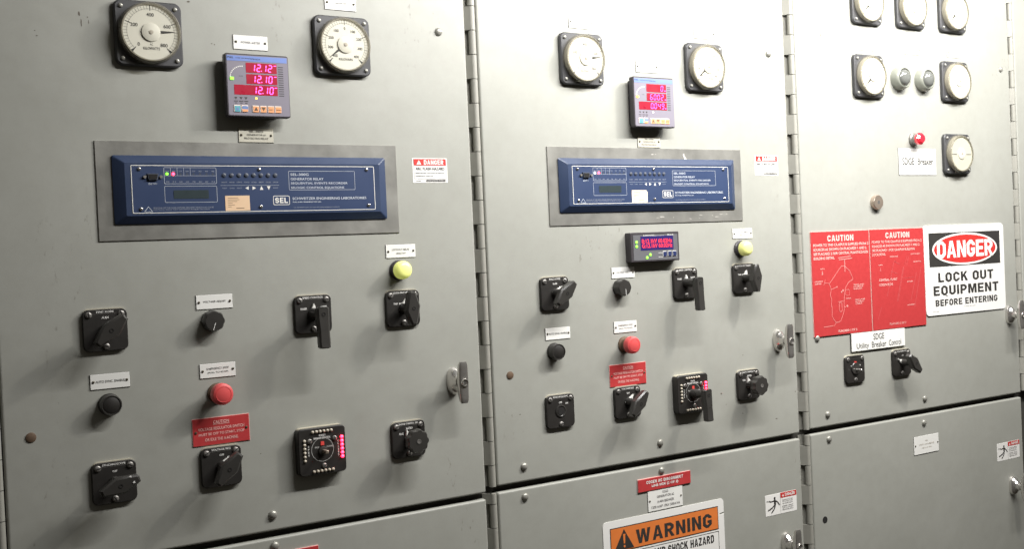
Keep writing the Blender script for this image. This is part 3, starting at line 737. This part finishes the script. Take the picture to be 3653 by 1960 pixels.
def rotary(x, z, label, title, marks, kind, ang=0, parg=None, name='selector_switch', group='black rotary selector switches'):
    t = thing(name, label, 'rotary switch', x, z, group)
    switch_plate(t, title, marks)
    if parg is not None: pointer(t, parg, -.0065)
    if kind == 'oval': oval_grip(t, ang, -.036, -.050)
    elif kind == 'pistol': pistol(t, -.038, -.053)
    elif kind == 'knob':
        h = MB().lathe(0, 0, [(.0095, -.006), (.0085, -.026), (.0200, -.030), (.0215, -.034), (.0215, -.044), (.0195, -.047), (.0, -.0475)], 90, 9, .055).build('handle', M['blackm'], t, 40)
        MB().lathe(0, 0, [(.0042, -.0470), (.0042, -.0482), (.0028, -.0482), (.0028, -.0476), (0, -.0476)], 18).build('set_screw', M['greyscrew'], h, 40)
    elif kind == 'empty':
        MB().lathe(0, .0, [(.0125, -.0060), (.0125, -.0080), (.0105, -.0086), (.0090, -.0078), (.0085, -.0070)], 36).build('collar', M['blackm'], t, 40)
        MB().disc(0, 0, .0084, -.0090).build('hole', M['hole'], t)
    elif kind == 'stub':
        MB().lathe(0, 0.001, [(.0150, -.0060), (.0150, -.0085), (.0140, -.0095), (.0050, -.0095)], 36).build('collar', M['blackm'], t, 40)
        MB().lathe(.001, -.002, [(.0030, -.009), (.0030, -.0260), (.0022, -.0268), (0, -.0268)], 16).build('shaft', M['chrome'], t, 40)
        MB().rrect(-.001, .0155, .0065, .0060, .0005, -.0060, -.0090).build('target', M['target'], t)
    return t

def pistol(t, y0, y1, name='handle', base=-.006, mat='blackm', tip=-.0575):
    b = MB(); b.lathe(0, 0, [(.0110, base), (.0100, base - .012), (.0090, y0 - .001)], 24)
    # grip: block round the axis then a tapering bar hanging down and kicking outwards
    secs = [(.0125, .0090, y0, y1), (.0100, .0112, y0, y1), (-.006, .0115, y0, y1), (-.014, .0108, y0 + .001, y1 - .001), (-.028, .0100, y0 - .002, y1 - .002), (-.050, .0105, y0 - .003, y1 - .003), (tip, .0100, y0 - .003, y1 - .004), (tip - .002, .0078, y0 - .005, y1 - .002)]
    prev = None
    for zz, w, a, c in secs:
        k = .003
        ring = [b.bm.verts.new(p + (zz,)) for p in ((-w + k, a), (w - k, a), (w, a - k), (w, c + k), (w - k, c), (-w + k, c), (-w, c + k), (-w, a - k))]
        if prev:
            for i in range(8): b.bm.faces.new((prev[i], prev[(i+1) % 8], ring[(i+1) % 8], ring[i]))
        else: b.bm.faces.new(ring)
        prev = ring
    b.bm.faces.new(prev)
    h = b.build(name, M[mat], t, 30)
    MB().lathe(0, 0, [(.0036, y1 + .001), (.0036, y1 - .0006), (.0022, y1 - .0006), (.0022, y1 + .0002), (0, y1 + .0002)], 18).build('set_screw', M['hole'], h, 40)

SM = [('MAN', 0, .0195, .0105, .0040), ('AUTO', .0150, .0125, .0100, .0030)]
rotary(.000, -.302, 'SYNC MODE switch with slanted wing handle on the left door', 'SYNC MODE', SM[:1], 'oval', 42)
rotary(.873, -.293, 'SYNC MODE switch with slanted wing handle on the middle door', 'SYNC MODE', SM, 'oval', 42, 42)
SP = [('RAISE', -.0180, .0095, .0115, .0036), ('LOWER', .0200, .0115, .0120, .0036)]
rotary(.353, -.300, 'SPEED CONTROL switch with hanging pistol grip on the left door', 'SPEED CONTROL', SP, 'pistol', 0, 90)
rotary(1.222, -.290, 'SPEED CONTROL switch with hanging pistol grip on the middle door', 'SPEED CONTROL', SP, 'pistol', 0, 90)
LK = [('TRIP  RESET', -.008, .0085, .0240, .0030)]
rotary(.530, -.301, 'LOCK-OUT RELAY switch with upright wing handle under the lit yellow lamp', 'LOCK-OUT RELAY', LK, 'oval', 90, 75)
rotary(1.398, -.288, 'LOCK-OUT RELAY switch with upright wing handle under the pale lamp, middle door', 'LOCK-OUT RELAY', LK, 'oval', 90, 75)
VR = [('OFF', .0010, .0190, .0080, .0034), ('ON', .0130, .0140, .0055, .0034)]
rotary(.176, -.546, 'VOLTAGE REG switch set to ON under the left red CAUTION plate', 'VOLTAGE REG', VR, 'oval', 48, 50)
rotary(1.0475, -.533, 'VOLTAGE REG switch set to ON under the middle door CAUTION plate', 'VOLTAGE REG', VR, 'oval', 48, 50)
t = rotary(.002, -.547, 'SYNCHROSCOPE switch, very dark, lowest at the far left', 'SYNCHROSCOPE', [('OFF', .0010, .0175, .0075, .0032)], 'oval', 15)
MB().flat([(.0175, .0025), (.0220, .0020), (.0205, .0062)], -.0510).flat([(.0120, .0130), (.0165, .0115), (.0155, .0150)], -.0510).build('handle_mark', M['wprint'], t)
rotary(.874, -.532, 'SYNCHROSCOPE switch with its handle removed, on the middle door', 'SYNCHROSCOPE', [('OFF', .0000, .0170, .0080, .0036), ('ON', .0150, .0145, .0065, .0036)], 'empty')
EC = [('RATED', .0020, .0200, .0130, .0036), ('IDLE', -.0150, .0110, .0085, .0034)]
rotary(.529, -.545, 'ENGINE CONTROL switch with scalloped black knob on the left door', 'ENGINE CONTROL SW', EC, 'knob', 0, 108)
rotary(1.398, -.531, 'ENGINE CONTROL switch with scalloped black knob on the middle door', 'ENGINE CONTROL SW', EC, 'knob', 0, 108)
rotary(1.757, -.529, 'switch with bare metal shaft and red target on the right door', '', [('TRIP', -.0145, .008, .006, .0026), ('CLOSE', .0150, .008, .008, .0026)], 'stub')
rotary(1.933, -.529, 'switch with wing handle slanting down right, right door', 'VOLTMETER SW', [('OFF', .0020, .0180, .0060, .0030), ('1-2', -.0170, .0100, .0070, .0030)], 'oval', -48, 150)

def breaker(x, z, n, label, grip):
    t = thing('breaker_switch', label, 'breaker switch', x, z, 'breaker control switches')
    D = -.017
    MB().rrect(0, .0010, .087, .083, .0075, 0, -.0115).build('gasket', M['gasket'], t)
    MB().rrect(0, 0, .089, .083, .0075, -.0002, D, .0016).build('plate', M['black'], t, 40)
    y = D - .0004
    for k in range(6):
        u = (k - 2.5)
        for nm, px, pz, m in (('led', u*.0070, .0345, 'ledoff'), ('led', -.0335, .003 + u*.0070, 'ledoff'), ('led', u*.0072, -.0352, 'ledoff'), ('led', .0370, .003 + u*.0070, 'ledred')):
            MB().lathe(px, pz, [(.0027, D), (.0027, D - .0016), (.0018, D - .0028), (0, D - .0031)], 16).build(nm, M[m], t, 60)
    b = MB().text('52G%d' % n, 0, .0275, .012, .0032, y, .02).text('BREAKER CONTROL', 0, .0228, .032, .0034, y, .02)
    b.text('TRIP', -.0105, .0065, .0085, .0026, y).text('CLOSE', .0135, .0065, .0115, .0026, y)
    for k, ch in enumerate('OPEN'): b.text(ch, -.0260, .0095 - k*.0050, .0020, .0034, y, .02)
    for k, ch in enumerate('CLOSED'): b.text(ch, .0300, .0140 - k*.0050, .0020, .0034, y, .02)
    b.ring(0, .002, .0205, .0209, y, 40).build('lettering', M['wprint'], t)
    for sx, sz in ((-.0235, .0190), (.0235, .0195), (.002, -.0265)): screw(t, sx, sz, D, .0046, 'greyscrew', random.uniform(0, 3), h=.0026)
    MB().rrect(0, .0130, .0062, .0068, .0004, D, D - .0012).build('target', M['target'], t)
    if grip: pistol(t, -.052, -.067, tip=-.0545, base=D + .001)
    else:
        MB().lathe(0, 0, [(.0080, D), (.0080, D - .004), (.0060, D - .005), (0, D - .005)], 24).build('collar', M['blackm'], t, 40)
        MB().box(-.0028, .0028, D - .022, D - .003, -.0028, .0028, .0007).build('shaft', M['lock'], t, 40)
breaker(.3535, -.542, 1, 'breaker control switch with a full column of six red lights, handle removed', False)
breaker(1.2200, -.532, 2, 'breaker control switch with pistol grip covering half its red lights', True)

# ------------------------------------------------------------------ push buttons, knobs, lamps
for x, z, l in ((.1725, -.300, 'small fluted black knob with white line under the left VOLTAGE ADJUST plate'), (1.0420, -.2905, 'small faceted black knob below the middle VOLTAGE ADJUST plate')):
    t = thing('adjusting_knob', l, 'knob', x, z, 'black adjusting knobs')
    MB().lathe(0, 0, [(.0175, 0), (.0180, -.004), (.0172, -.018), (.0155, -.0205), (0, -.0208)], 72, 8, .03).build('knob', M['blackm'], t, 35)
    MB().line((.0008, -.003), (-.0035, -.0150) if x < .5 else (.0015, -.0155), .0010, -.0211).build('index_line', M['wprint'], t)
for x, z, l in ((.001, -.4225, 'round black push button under the left AUTO SYNC. ENABLE plate'), (.8685, -.411, 'round black push button under the middle AUTO SYNC. ENABLE plate')):
    t = thing('push_button', l, 'push button', x, z, 'black push buttons')
    MB().lathe(0, 0, [(.0178, 0), (.0178, -.003), (.0165, -.0045), (.0165, -.0160), (.0155, -.0180), (.0140, -.0180), (.0135, -.0160)], 48).build('ring', M['blackm'], t, 40)
    MB().lathe(0, 0, [(.0134, -.0150), (.0134, -.0168), (.0125, -.0174), (0, -.0176)], 40).build('button', M['black'], t, 40)
for x, z, l in ((.1765, -.4225, 'red emergency stop button above the left CAUTION plate'), (1.0490, -.4115, 'red emergency stop button above the middle CAUTION plate')):
    t = thing('stop_button', l, 'stop button', x, z, 'red emergency stop buttons')
    MB().lathe(0, 0, [(.0170, 0), (.0170, -.003), (.0150, -.0045), (.0135, -.006), (.0135, -.020)], 40).build('bushing', M['rust'], t, 40)
    MB().lathe(0, 0, [(.0135, -.0165), (.0170, -.0180), (.0182, -.0205), (.0182, -.0290), (.0168, -.0328), (.0132, -.0348)], 56).build('cap', M['redcap'], t, 40)
    MB().lathe(0, 0, [(.0130, -.0340), (.0130, -.0351), (.0115, -.0346), (0, -.0344)], 48).build('cap_face', M['redface'], t, 40)
for x, z, m, l in ((.5265, -.2305, 'yellow', 'glowing yellow-green lamp under the left LOCKOUT RELAY plate'), (1.3930, -.2205, 'yellowb', 'pale yellow lamp under the middle LOCKOUT RELAY plate')):
    t = thing('indicator_lamp', l, 'indicator lamp', x, z, 'yellow indicator lamps')
    MB().lathe(0, 0, [(.0185, 0), (.0185, -.004), (.0165, -.006), (.0165, -.012)], 40).build('bezel', M['pmbox'], t, 40)
    MB().lathe(0, 0, [(.0158, -.0100), (.0168, -.0130), (.0168, -.0210), (.0158, -.0250), (.0130, -.0280), (.0080, -.0300), (0, -.0306)], 48).build('lens', M[m], t, 60)
for x, l in ((1.968, 'dark round lamp in grey bezel, left one of the pair'), (2.062, 'dark round lamp in grey bezel, right one of the pair')):
    t = thing('indicator_lamp', l, 'indicator lamp', x, .195, 'dark lamps in grey bezels')
    MB().lathe(0, 0, [(.0300, 0), (.0302, -.004), (.0290, -.014), (.0262, -.0205), (.0236, -.0222), (.0222, -.0200), (.0215, -.0160)], 56).build('bezel', M['lampbez'], t, 50)
    MB().lathe(0, 0, [(.0214, -.0165), (.0210, -.0200), (.0185, -.0245), (.0140, -.0280), (.0075, -.0300), (0, -.0306)], 48).build('lens', M['lampglass'], t, 60)
t = thing('indicator_lamp', 'faceted red lamp above the SDGE Breaker plate', 'indicator lamp', 2.0170, .0400)
MB().lathe(0, 0, [(.0165, 0), (.0165, -.005), (.0140, -.007), (.0140, -.016)], 36).build('bezel', M['greyscrew'], t, 40)
MB().lathe(0, 0, [(.0140, -.0140), (.0160, -.0180), (.0160, -.0240), (.0105, -.0300), (0, -.0312)], 10).build('lens', M['redlens'], t, 10)
t = thing('key_lock', 'round bronze key lock left of and below the SDGE Breaker plate', 'lock', 1.8620, -.1205)
MB().lathe(0, 0, [(.0185, 0), (.0185, -.009), (.0172, -.0108), (.0, -.0110)], 44).build('barrel', M['lock'], t, 40)
MB().lathe(0, 0, [(.0045, -.0110), (.0045, -.0114), (0, -.0114)], 20).build('core', M['greyscrew'], t, 40)
MB().rect(0, .0008, .0014, .0065, -.0117).build('keyhole', M['hole'], t)

# ------------------------------------------------------------------ signs
def sign(name, x, z, w, h, mat, label, cat='sign', r=.0004, th=-.0016, group=None, back=None, y=0.):
    t = thing(name, label, cat, x, z, group, y)
    MB().rrect(0, 0, w, h, r, 0, th, .0003).build('board', M[mat], t)
    if back: MB().rrect(0, 0, w + .0012, h + .0012, r, .0004, th*.6).build('backing', M[back], t)
    return t, th - .0004

CT = (('VOLTAGE REGULATOR SWITCH', .0045, .079), ('MUST BE OFF TO START, STOP', -.0045, .079), ('OR IDLE THE MACHINE.', -.0135, .057))
for x, z, l in ((.180, -.486, 'red engraved plate CAUTION VOLTAGE REGULATOR SWITCH on the left door'), (1.0545, -.4755, 'red engraved plate CAUTION VOLTAGE REGULATOR SWITCH on the middle door')):
    t, y = sign('caution_plate', x, z, .097, .0455, 'red', l, group='red voltage regulator caution plates', back='pink')
    b = MB().text('CAUTION', 0, .0150, .0270, .0055, y, .01).line((-.0140, .0112), (.0140, .0112), .0006, y)
    for s_, lz, lw in CT: b.text(s_, 0, lz, lw, .0050, y, .008)
    b.build('lettering', M['pink'], t)
    for s_ in (-1, 1): screw(t, s_*.0435, 0, y + .0004, .0022, 'brass', 1, h=.001)

for x, z, k, l in ((1.141, -.7165, 2, 'red strip sign COGEN AC DISCONNECT LINE SIDE (2 OF 2)'), (.269, -.7245, 1, 'red strip sign at the bottom photo edge on the lower left door')):
    t, y = sign('disconnect_sign', x, z, .147, .0265, 'red', l, group='cogen disconnect strip signs', back='pink', th=-.0030)
    MB().block('COGEN AC DISCONNECT', 0, .0052, .103, .0066, y).text('LINE SIDE (%d OF 2)' % k, 0, -.0045, .0745, .0068, y, .025).build('lettering', M['white'], t)

# small arc flash labels
for x, z, l in ((.603, -.045, 'small DANGER ARC FLASH HAZARD sticker right of the left relay'), (1.488, -.030, 'small DANGER ARC FLASH HAZARD sticker right of the middle relay')):
    t, y = sign('danger_sticker', x, z, .0745, .0465, 'white', l, 'sticker', th=-.0004, group='arc flash danger stickers')
    MB().outline(rr(0, .0030, .0690, .0375, .0003), .0004, y).text('ARC FLASH HAZARD', 0, .0035, .0620, .0055, y, .02).text('Appropriate personal protective', -.0315, -.0048, .062, .0036, y, .008, al='L').text('equipment required', -.0315, -.0100, .0370, .0036, y, .008, al='L').text('91166', -.0300, -.0195, .0095, .0022, y, .01, al='L').build('lettering', M['ink'], t)
    b = MB(); px = -.010
    while px < .033: q = random.uniform(.0004, .0014); b.rect(px + q/2, -.0192, q, .0044, y); px += q + random.uniform(.0004, .0010)
    b.build('barcode', M['ink'], t)
    MB().rect(0, .0155, .0690, .0118, y).build('header', M['redlab'], t)
    MB().block('DANGER', .0080, .0155, .0420, .0088, y - .0003).flat([(-.0285, .0112), (-.0185, .0112), (-.0235, .0200)], y - .0003).build('header_lettering', M['white'], t)
    MB().rect(-.0235, .0158, .0009, .0038, y - .0005).rect(-.0235, .0126, .0009, .0009, y - .0005).build('exclamation_mark', M['redlab'], t)

# shock figure labels
for x, z, l, f in ((1.491, -.8195, 'white and red DANGER sticker with shocked figure, lower middle door', 1), (2.374, -.8140, 'yellowed DANGER sticker with shocked figure on the lower right door', 0)):
    t, y = sign('shock_sticker', x, z, .1025, .0490, 'white', l, 'sticker', r=.0025, th=-.0005, group='shock hazard stickers with a falling figure')
    b = MB()
    b.disc(-.0210, .0150, .0030, y, 16).poly([(-.0207, .0120), (-.0205, -.0010)], .0058, y)
    b.poly([(-.0205, .0095), (-.0330, .0078), (-.0400, .0105)], .0024, y - .0001).poly([(-.0400, .0105), (-.0430, .0080), (-.0450, .0115), (-.0485, .0095)], .0010, y)
    b.poly([(-.0200, .0090), (-.0120, .0050), (-.0060, -.0030)], .0024, y - .0002)
    b.poly([(-.0215, -.0005), (-.0290, -.0060), (-.0440, -.0110)], .0030, y - .0003).poly([(-.0200, -.0005), (-.0230, -.0090), (-.0330, -.0175)], .0030, y - .0004)
    for k in range(3): b.text(('HAZARDOUS VOLTAGE', 'MAY SHOCK, BURN', 'OR CAUSE DEATH')[k], .0030, .0065 - k*.0042, .034, .0026, y, .01, al='L')
    for k in range(3): b.text(('KEEP OUT', 'QUALIFIED', 'PERSONNEL ONLY')[k], .0030, -.0080 - k*.0042, .036, .0026, y, .01, al='L')
    b.build('figure_and_text', M['ink'], t)
    MB().line((-.0028, -.0235), (-.0028, .0235), .0005, y).build('divider', M['greyink'], t)
    MB().rect(.0240, .0185, .0520, .0118, y).build('header', M['redlab'], t)
    MB().text('DANGER', .0290, .0185, .0330, .0072, y - .0003, .03).flat([(.0030, .0152), (.0090, .0152), (.0060, .0215)], y - .0003).build('header_lettering', M['white'], t)

# red campus placards
def placard(x, z, w, h, label):
    return sign('caution_placard', x, z, w, h, 'red', label, group='red caution placards', back='pink', th=-.0030)
t, y = placard(1.7258, -.3150, .2065, .2520, 'left red CAUTION placard engraved with a looping campus map')
b = MB(); OX = .1045    # pair coordinates -> this placard
T = lambda s_, a, lz, w, h, bb=.01: b.text(s_, a + OX, lz, w, h, y, bb, al='L')
b.block('CAUTION', -.1045 + OX, .1095, .0930, .0150, y)
for k, (s_, w) in enumerate((('POWER TO THIS CAMPUS IS SUPPLIED FROM 2', .197), ('SOURCES AS SHOWN ON PLACARDS 1 AND 2.', .190), ('SEE PLACARD 2 FOR CENTRAL PLANT/COGEN', .194), ('BUILDING DETAIL.', .074))): T(s_, -.2010, .0935 - k*.0105, w, .0066, .02)
sh = lambda L: [(a + OX, c) for a, c in L]
bt = b; b = MB()
b.poly(sh([(-.1055, .041), (-.0940, .0405), (-.0767, .0286), (-.0647, .0067), (-.0820, .0), (-.0939, -.0132), (-.0985, -.030), (-.1009, -.0485), (-.1010, -.0650), (-.1041, -.0752), (-.1149, -.0923), (-.1230, -.0955), (-.1313, -.0956), (-.1400, -.0870), (-.1449, -.0791), (-.1440, -.0600), (-.1460, -.0500), (-.1436, -.0415), (-.1480, -.0280), (-.1443, -.0149), (-.1499, -.0002), (-.1055, .041)]), .0013, y)
b.poly(sh([(-.0931, .0561), (-.0933, .0260)]), .0022, y - .0001).poly(sh([(-.113, .0565), (-.066, .0585)]), .0022, y).poly(sh([(-.116, .0610), (-.070, .0640)]), .0020, y)
b.poly(sh([(-.150, .0), (-.168, .003)]), .001, y).poly(sh([(-.170, -.004), (-.164, .010)]), .001, y).poly(sh([(-.144, -.0149), (-.124, -.0095)]), .0013, y).poly(sh([(-.1313, -.0956), (-.1390, -.104)]), .001, y).poly(sh([(-.175, -.104), (-.142, -.103)]), .0014, y)
for a, c, r_ in ((-.124, -.0095, .002), (-.103, -.0190, .0028), (-.1085, -.0225, .0024), (-.0895, -.0580, .0030)): b.disc(a + OX, c, r_, y - .0002, 14)
b.outline(rr(-.0870 + OX, -.0250, .0140, .0150, .003), .0008, y).outline(rr(-.1135 + OX, -.0590, .0110, .0240, .005), .0012, y).poly(sh([(-.0895, -.0580), (-.101, -.061)]), .0012, y).poly(sh([(-.122, -.046), (-.102, -.045)]), .001, y)
b.flat(sh([(-.1758, .0220), (-.1698, .0220), (-.1728, .0330)]), y)
b.build('map_lines', M['pinkline'], t); b = bt
T('NORTH', -.1800, .0365, .016, .0025); 
for k in range(3): T(('CENTRAL PLANT', 'COGENERATION', 'BUILDING')[k], -.0640, -.0075 - k*.0050, .038 - k*.004, .0032); T(('SDGE METER', 'UTILITY SERVICE', 'VAULT')[k], -.0600, -.0445 - k*.0050, .036 - k*.006, .0032)
T('MAIN SUBSTATION', -.2000, .0065, .027, .0034); T('LOOP FEED', -.2000, .0010, .022, .0034); T('CHILLER', -.0930, -.0395, .018, .0026)
T('PLACARD 1 OF 2', -.1245, -.1175, .067, .0055, .02)
b.build('engraving', M['pink'], t)
t, y = placard(1.9365, -.3145, .2065, .2520, 'right red CAUTION placard engraved with slanting plan lines')
b = MB(); OX = -.1050
b.block('CAUTION', .1065 + OX, .1105, .0930, .0150, y)
for k, (s_, w) in enumerate((('POWER TO THIS CAMPUS IS SUPPLIED FROM 2', .192), ('SOURCES AS SHOWN ON PLACARDS 1 AND 2.', .184), ('SEE PLACARD 1 FOR CAMPUS BUILDING', .164), ('LOCATIONS.', .050))): T(s_, .0080, .0945 - k*.0105, w, .0062, .01)
bt = b; b = MB()
for p, q, w in (((.0877, .0420), (.0580, -.0444), .0009), ((.1241, .0288), (.0958, -.0582), .0012), ((.1275, .0288), (.1000, -.0582), .0008), ((.1753, .0125), (.1493, -.0591), .0009), ((.1944, .0258), (.1626, -.0787), .0009), ((.035, -.070), (.020, -.1), .0009), ((.088, .045), (.110, .036), .0008), ((.075, .02), (.1, .012), .0006), ((.1240, .0), (.1650, .0), .0006), ((.105, .062), (.098, .045), .0006), ((.140, .055), (.130, .03), .0008), ((.147, .055), (.137, .03), .0008)):
    b.poly(sh([p, q]), w, y)
b.flat(sh([(.0335, .0205), (.0395, .0205), (.0365, .0330)]), y)
b.build('plan_lines', M['pinkfaint'], t); b = bt
T('NORTH', .0290, .0365, .016, .0025); T('CENTRAL PLANT', .0294, -.0015, .0700, .0060, .01); T('COGEN BLDG', .0294, -.0135, .0520, .0060, .01)
T('ENTRANCE', .0750, .0560, .030, .0030); T('SWITCHGEAR', .1550, .0600, .036, .0028); T('GENERATOR', .1650, .0400, .030, .0028); T('MAIN DISCONNECT', .1340, -.0700, .030, .0028); T('BOILER', .1380, -.0100, .022, .0028)
T('PLACARD 2 OF 2', .0644, -.1140, .063, .0050, .0)
b.build('engraving', M['pink'], t)

# lock out danger sign
t, y = sign('danger_sign', 2.2125, -.3015, .3420, .2360, 'white', 'large white DANGER LOCK OUT EQUIPMENT BEFORE ENTERING sign', r=.012, th=-.0030)
MB().rect(0, .0535, .3040, .0890, y).build('black_field', M['ink'], t)
el = lambda a, c, n=64: [(a*cos(2*PI*i/n), .0535 + c*sin(2*PI*i/n)) for i in range(n)]
MB().flat(el(.1390, .0425), y - .0002).build('oval_rim', M['white'], t)
MB().flat(el(.1320, .0375), y - .0004).build('oval', M['redlab'], t)
MB().block('DANGER', 0, .0535, .2400, .0450, y - .0006, gap=.07).build('danger_word', M['white'], t)
MB().block('LOCK OUT', 0, -.0195, .2370, .0250, y).block('EQUIPMENT', 0, -.0540, .2790, .0250, y).block('BEFORE ENTERING', 0, -.0860, .2660, .0170, y).text('5S143', -.1330, -.1080, .022, .0022, y).text('MADE IN USA', .0100, -.1010, .050, .0018, y).build('lettering', M['ink'], t)

# warning sign, running out of the photo at the bottom, with a torn right edge
t = thing('warning_sign', 'large WARNING sign with orange band and torn right edge, bottom of photo', 'sign', 1.1400, -.9000)
P = rr(0, 0, .3390, .2420, .009)
P = [p for p in P]
i = max(range(len(P)), key=lambda k: P[k][1]*0 + (1 if P[k][0] > .16 and P[k][1] > .1 else 0)*(-P[k][1] + 10))
P[i:i] = [(.1695, .0860), (.1560, .0850), (.1560, .0880), (.1695, .0905)]
MB().prism(P, 0, -.0012).build('board', M['white'], t)
MB().rect(0, .0800, .3035, .0520, -.0016).rect(0, -.0300, .3035, .1600, -.0015).build('black_border', M['ink'], t)
MB().rect(0, .0800, .3000, .0480, -.0019).build('orange_band', M['orange'], t)
MB().rect(0, -.0300, .3000, .1570, -.0019).build('white_field', M['white'], t)
MB().block('WARNING', .0240, .0780, .2150, .0300, -.0022).flat([(-.1420, .0575), (-.0895, .0575), (-.1155, .1000)], -.0022).block('ARC FLASH AND SHOCK HAZARD', -.1430, .0355, .2790, .0175, -.0022, al='L').text('APPROPRIATE PPE REQUIRED', 0, -.0050, .2200, .0140, -.0022, .015).build('lettering', M['ink'], t)
MB().flat([(-.1187, .0900), (-.1123, .0900), (-.1138, .0695), (-.1172, .0695)], -.0025).disc(-.1155, .0640, .0026, -.0025).build('exclamation_mark', M['orange'], t)

# SDGE plates
t, y = sign('engraved_plate', 2.0310, -.0170, .1475, .0690, 'plate', 'white plate reading SDGE Breaker under the faceted red lamp', 'plate', group='white SDGE plates', back='ink')
MB().text('SDGE', -.0610, .0010, .0470, .0175, y, .018, al='L').text('Breaker', .0000, .0010, .0620, .0175, y, .018, al='L').build('lettering', M['ink'], t)
t, y = sign('engraved_plate', 1.8500, -.4645, .2000, .0445, 'plate', 'white plate reading SDGE Utility Breaker Control under the red placards', 'plate', group='white SDGE plates', back='ink', y=-.0004, th=-.0042)
MB().text('SDGE', 0, .0090, .0400, .0150, y, 0).text('Utility', -.0830, -.0120, .0450, .0170, y, 0, al='L').text('Breaker', -.0270, -.0105, .0540, .0145, y, 0, al='L').text('Control', .0370, -.0105, .0470, .0145, y, 0, al='L').build('lettering', M['ink'], t)

# ------------------------------------------------------------------ light
def area(name, loc, size, sy, power, col, rot):
    l = bpy.data.lights.new(name, 'AREA'); l.shape = 'RECTANGLE'; l.size = size; l.size_y = sy; l.energy = power; l.color = col
    o = bpy.data.objects.new(name, l); COL.objects.link(o); o.location = loc; o.rotation_euler = rot; return o
def aim(o, tgt):
    o.rotation_euler = (Vector(tgt) - o.location).to_track_quat('-Z', 'Y').to_euler()
tube = area('tube_light', (1.60, -.78, .72), 2.2, .05, 55, (1., .985, .968), (0, 0, 0)); aim(tube, (1.60, 0, -.10))
spot = area('ceiling_light', (1.95, -.80, .98), .13, .13, 16, (1., .96, .88), (0, 0, 0)); aim(spot, (1.1, 0, -.3))

w = bpy.data.worlds.new('World'); sc.world = w; w.use_nodes = True
N, L = w.node_tree.nodes, w.node_tree.links
bg = N['Background']
tc = N.new('ShaderNodeTexCoord'); sp = N.new('ShaderNodeSeparateXYZ'); cr = N.new('ShaderNodeValToRGB')
L.new(tc.outputs['Generated'], sp.inputs[0])
mr = N.new('ShaderNodeMapRange'); mr.inputs['From Min'].default_value = -1; L.new(sp.outputs['Z'], mr.inputs['Value']); L.new(mr.outputs['Result'], cr.inputs[0])
cr.color_ramp.elements[0].color = (.085, .070, .050, 1); cr.color_ramp.elements[1].color = (.55, .55, .52, 1)
e = cr.color_ramp.elements.new(.55); e.color = (.17, .150, .120, 1)
L.new(cr.outputs[0], bg.inputs['Color']); bg.inputs['Strength'].default_value = .25

# ------------------------------------------------------------------ camera
cam = bpy.data.cameras.new('camera'); co = bpy.data.objects.new('camera', cam); COL.objects.link(co)
cam.sensor_width = 36; cam.lens = 2760.2/2576*36; cam.clip_start = .02; cam.clip_end = 50
r_ = Vector((.84351456, -.53521736, -.0450062)); u_ = Vector((.04709772, -.00976519, .99884255)); f_ = Vector((.53503737, .84465793, -.01697043))
co.matrix_world = Matrix(((r_.x, u_.x, -f_.x, -.38578), (r_.y, u_.y, -f_.y, -1.83395), (r_.z, u_.z, -f_.z, -.213345), (0, 0, 0, 1)))
sc.camera = co
sc.render.engine = 'CYCLES'
vs = sc.view_settings; vs.view_transform = 'Standard'; vs.look = 'None'; vs.exposure = .12; vs.gamma = 1; vs.use_curve_mapping = False
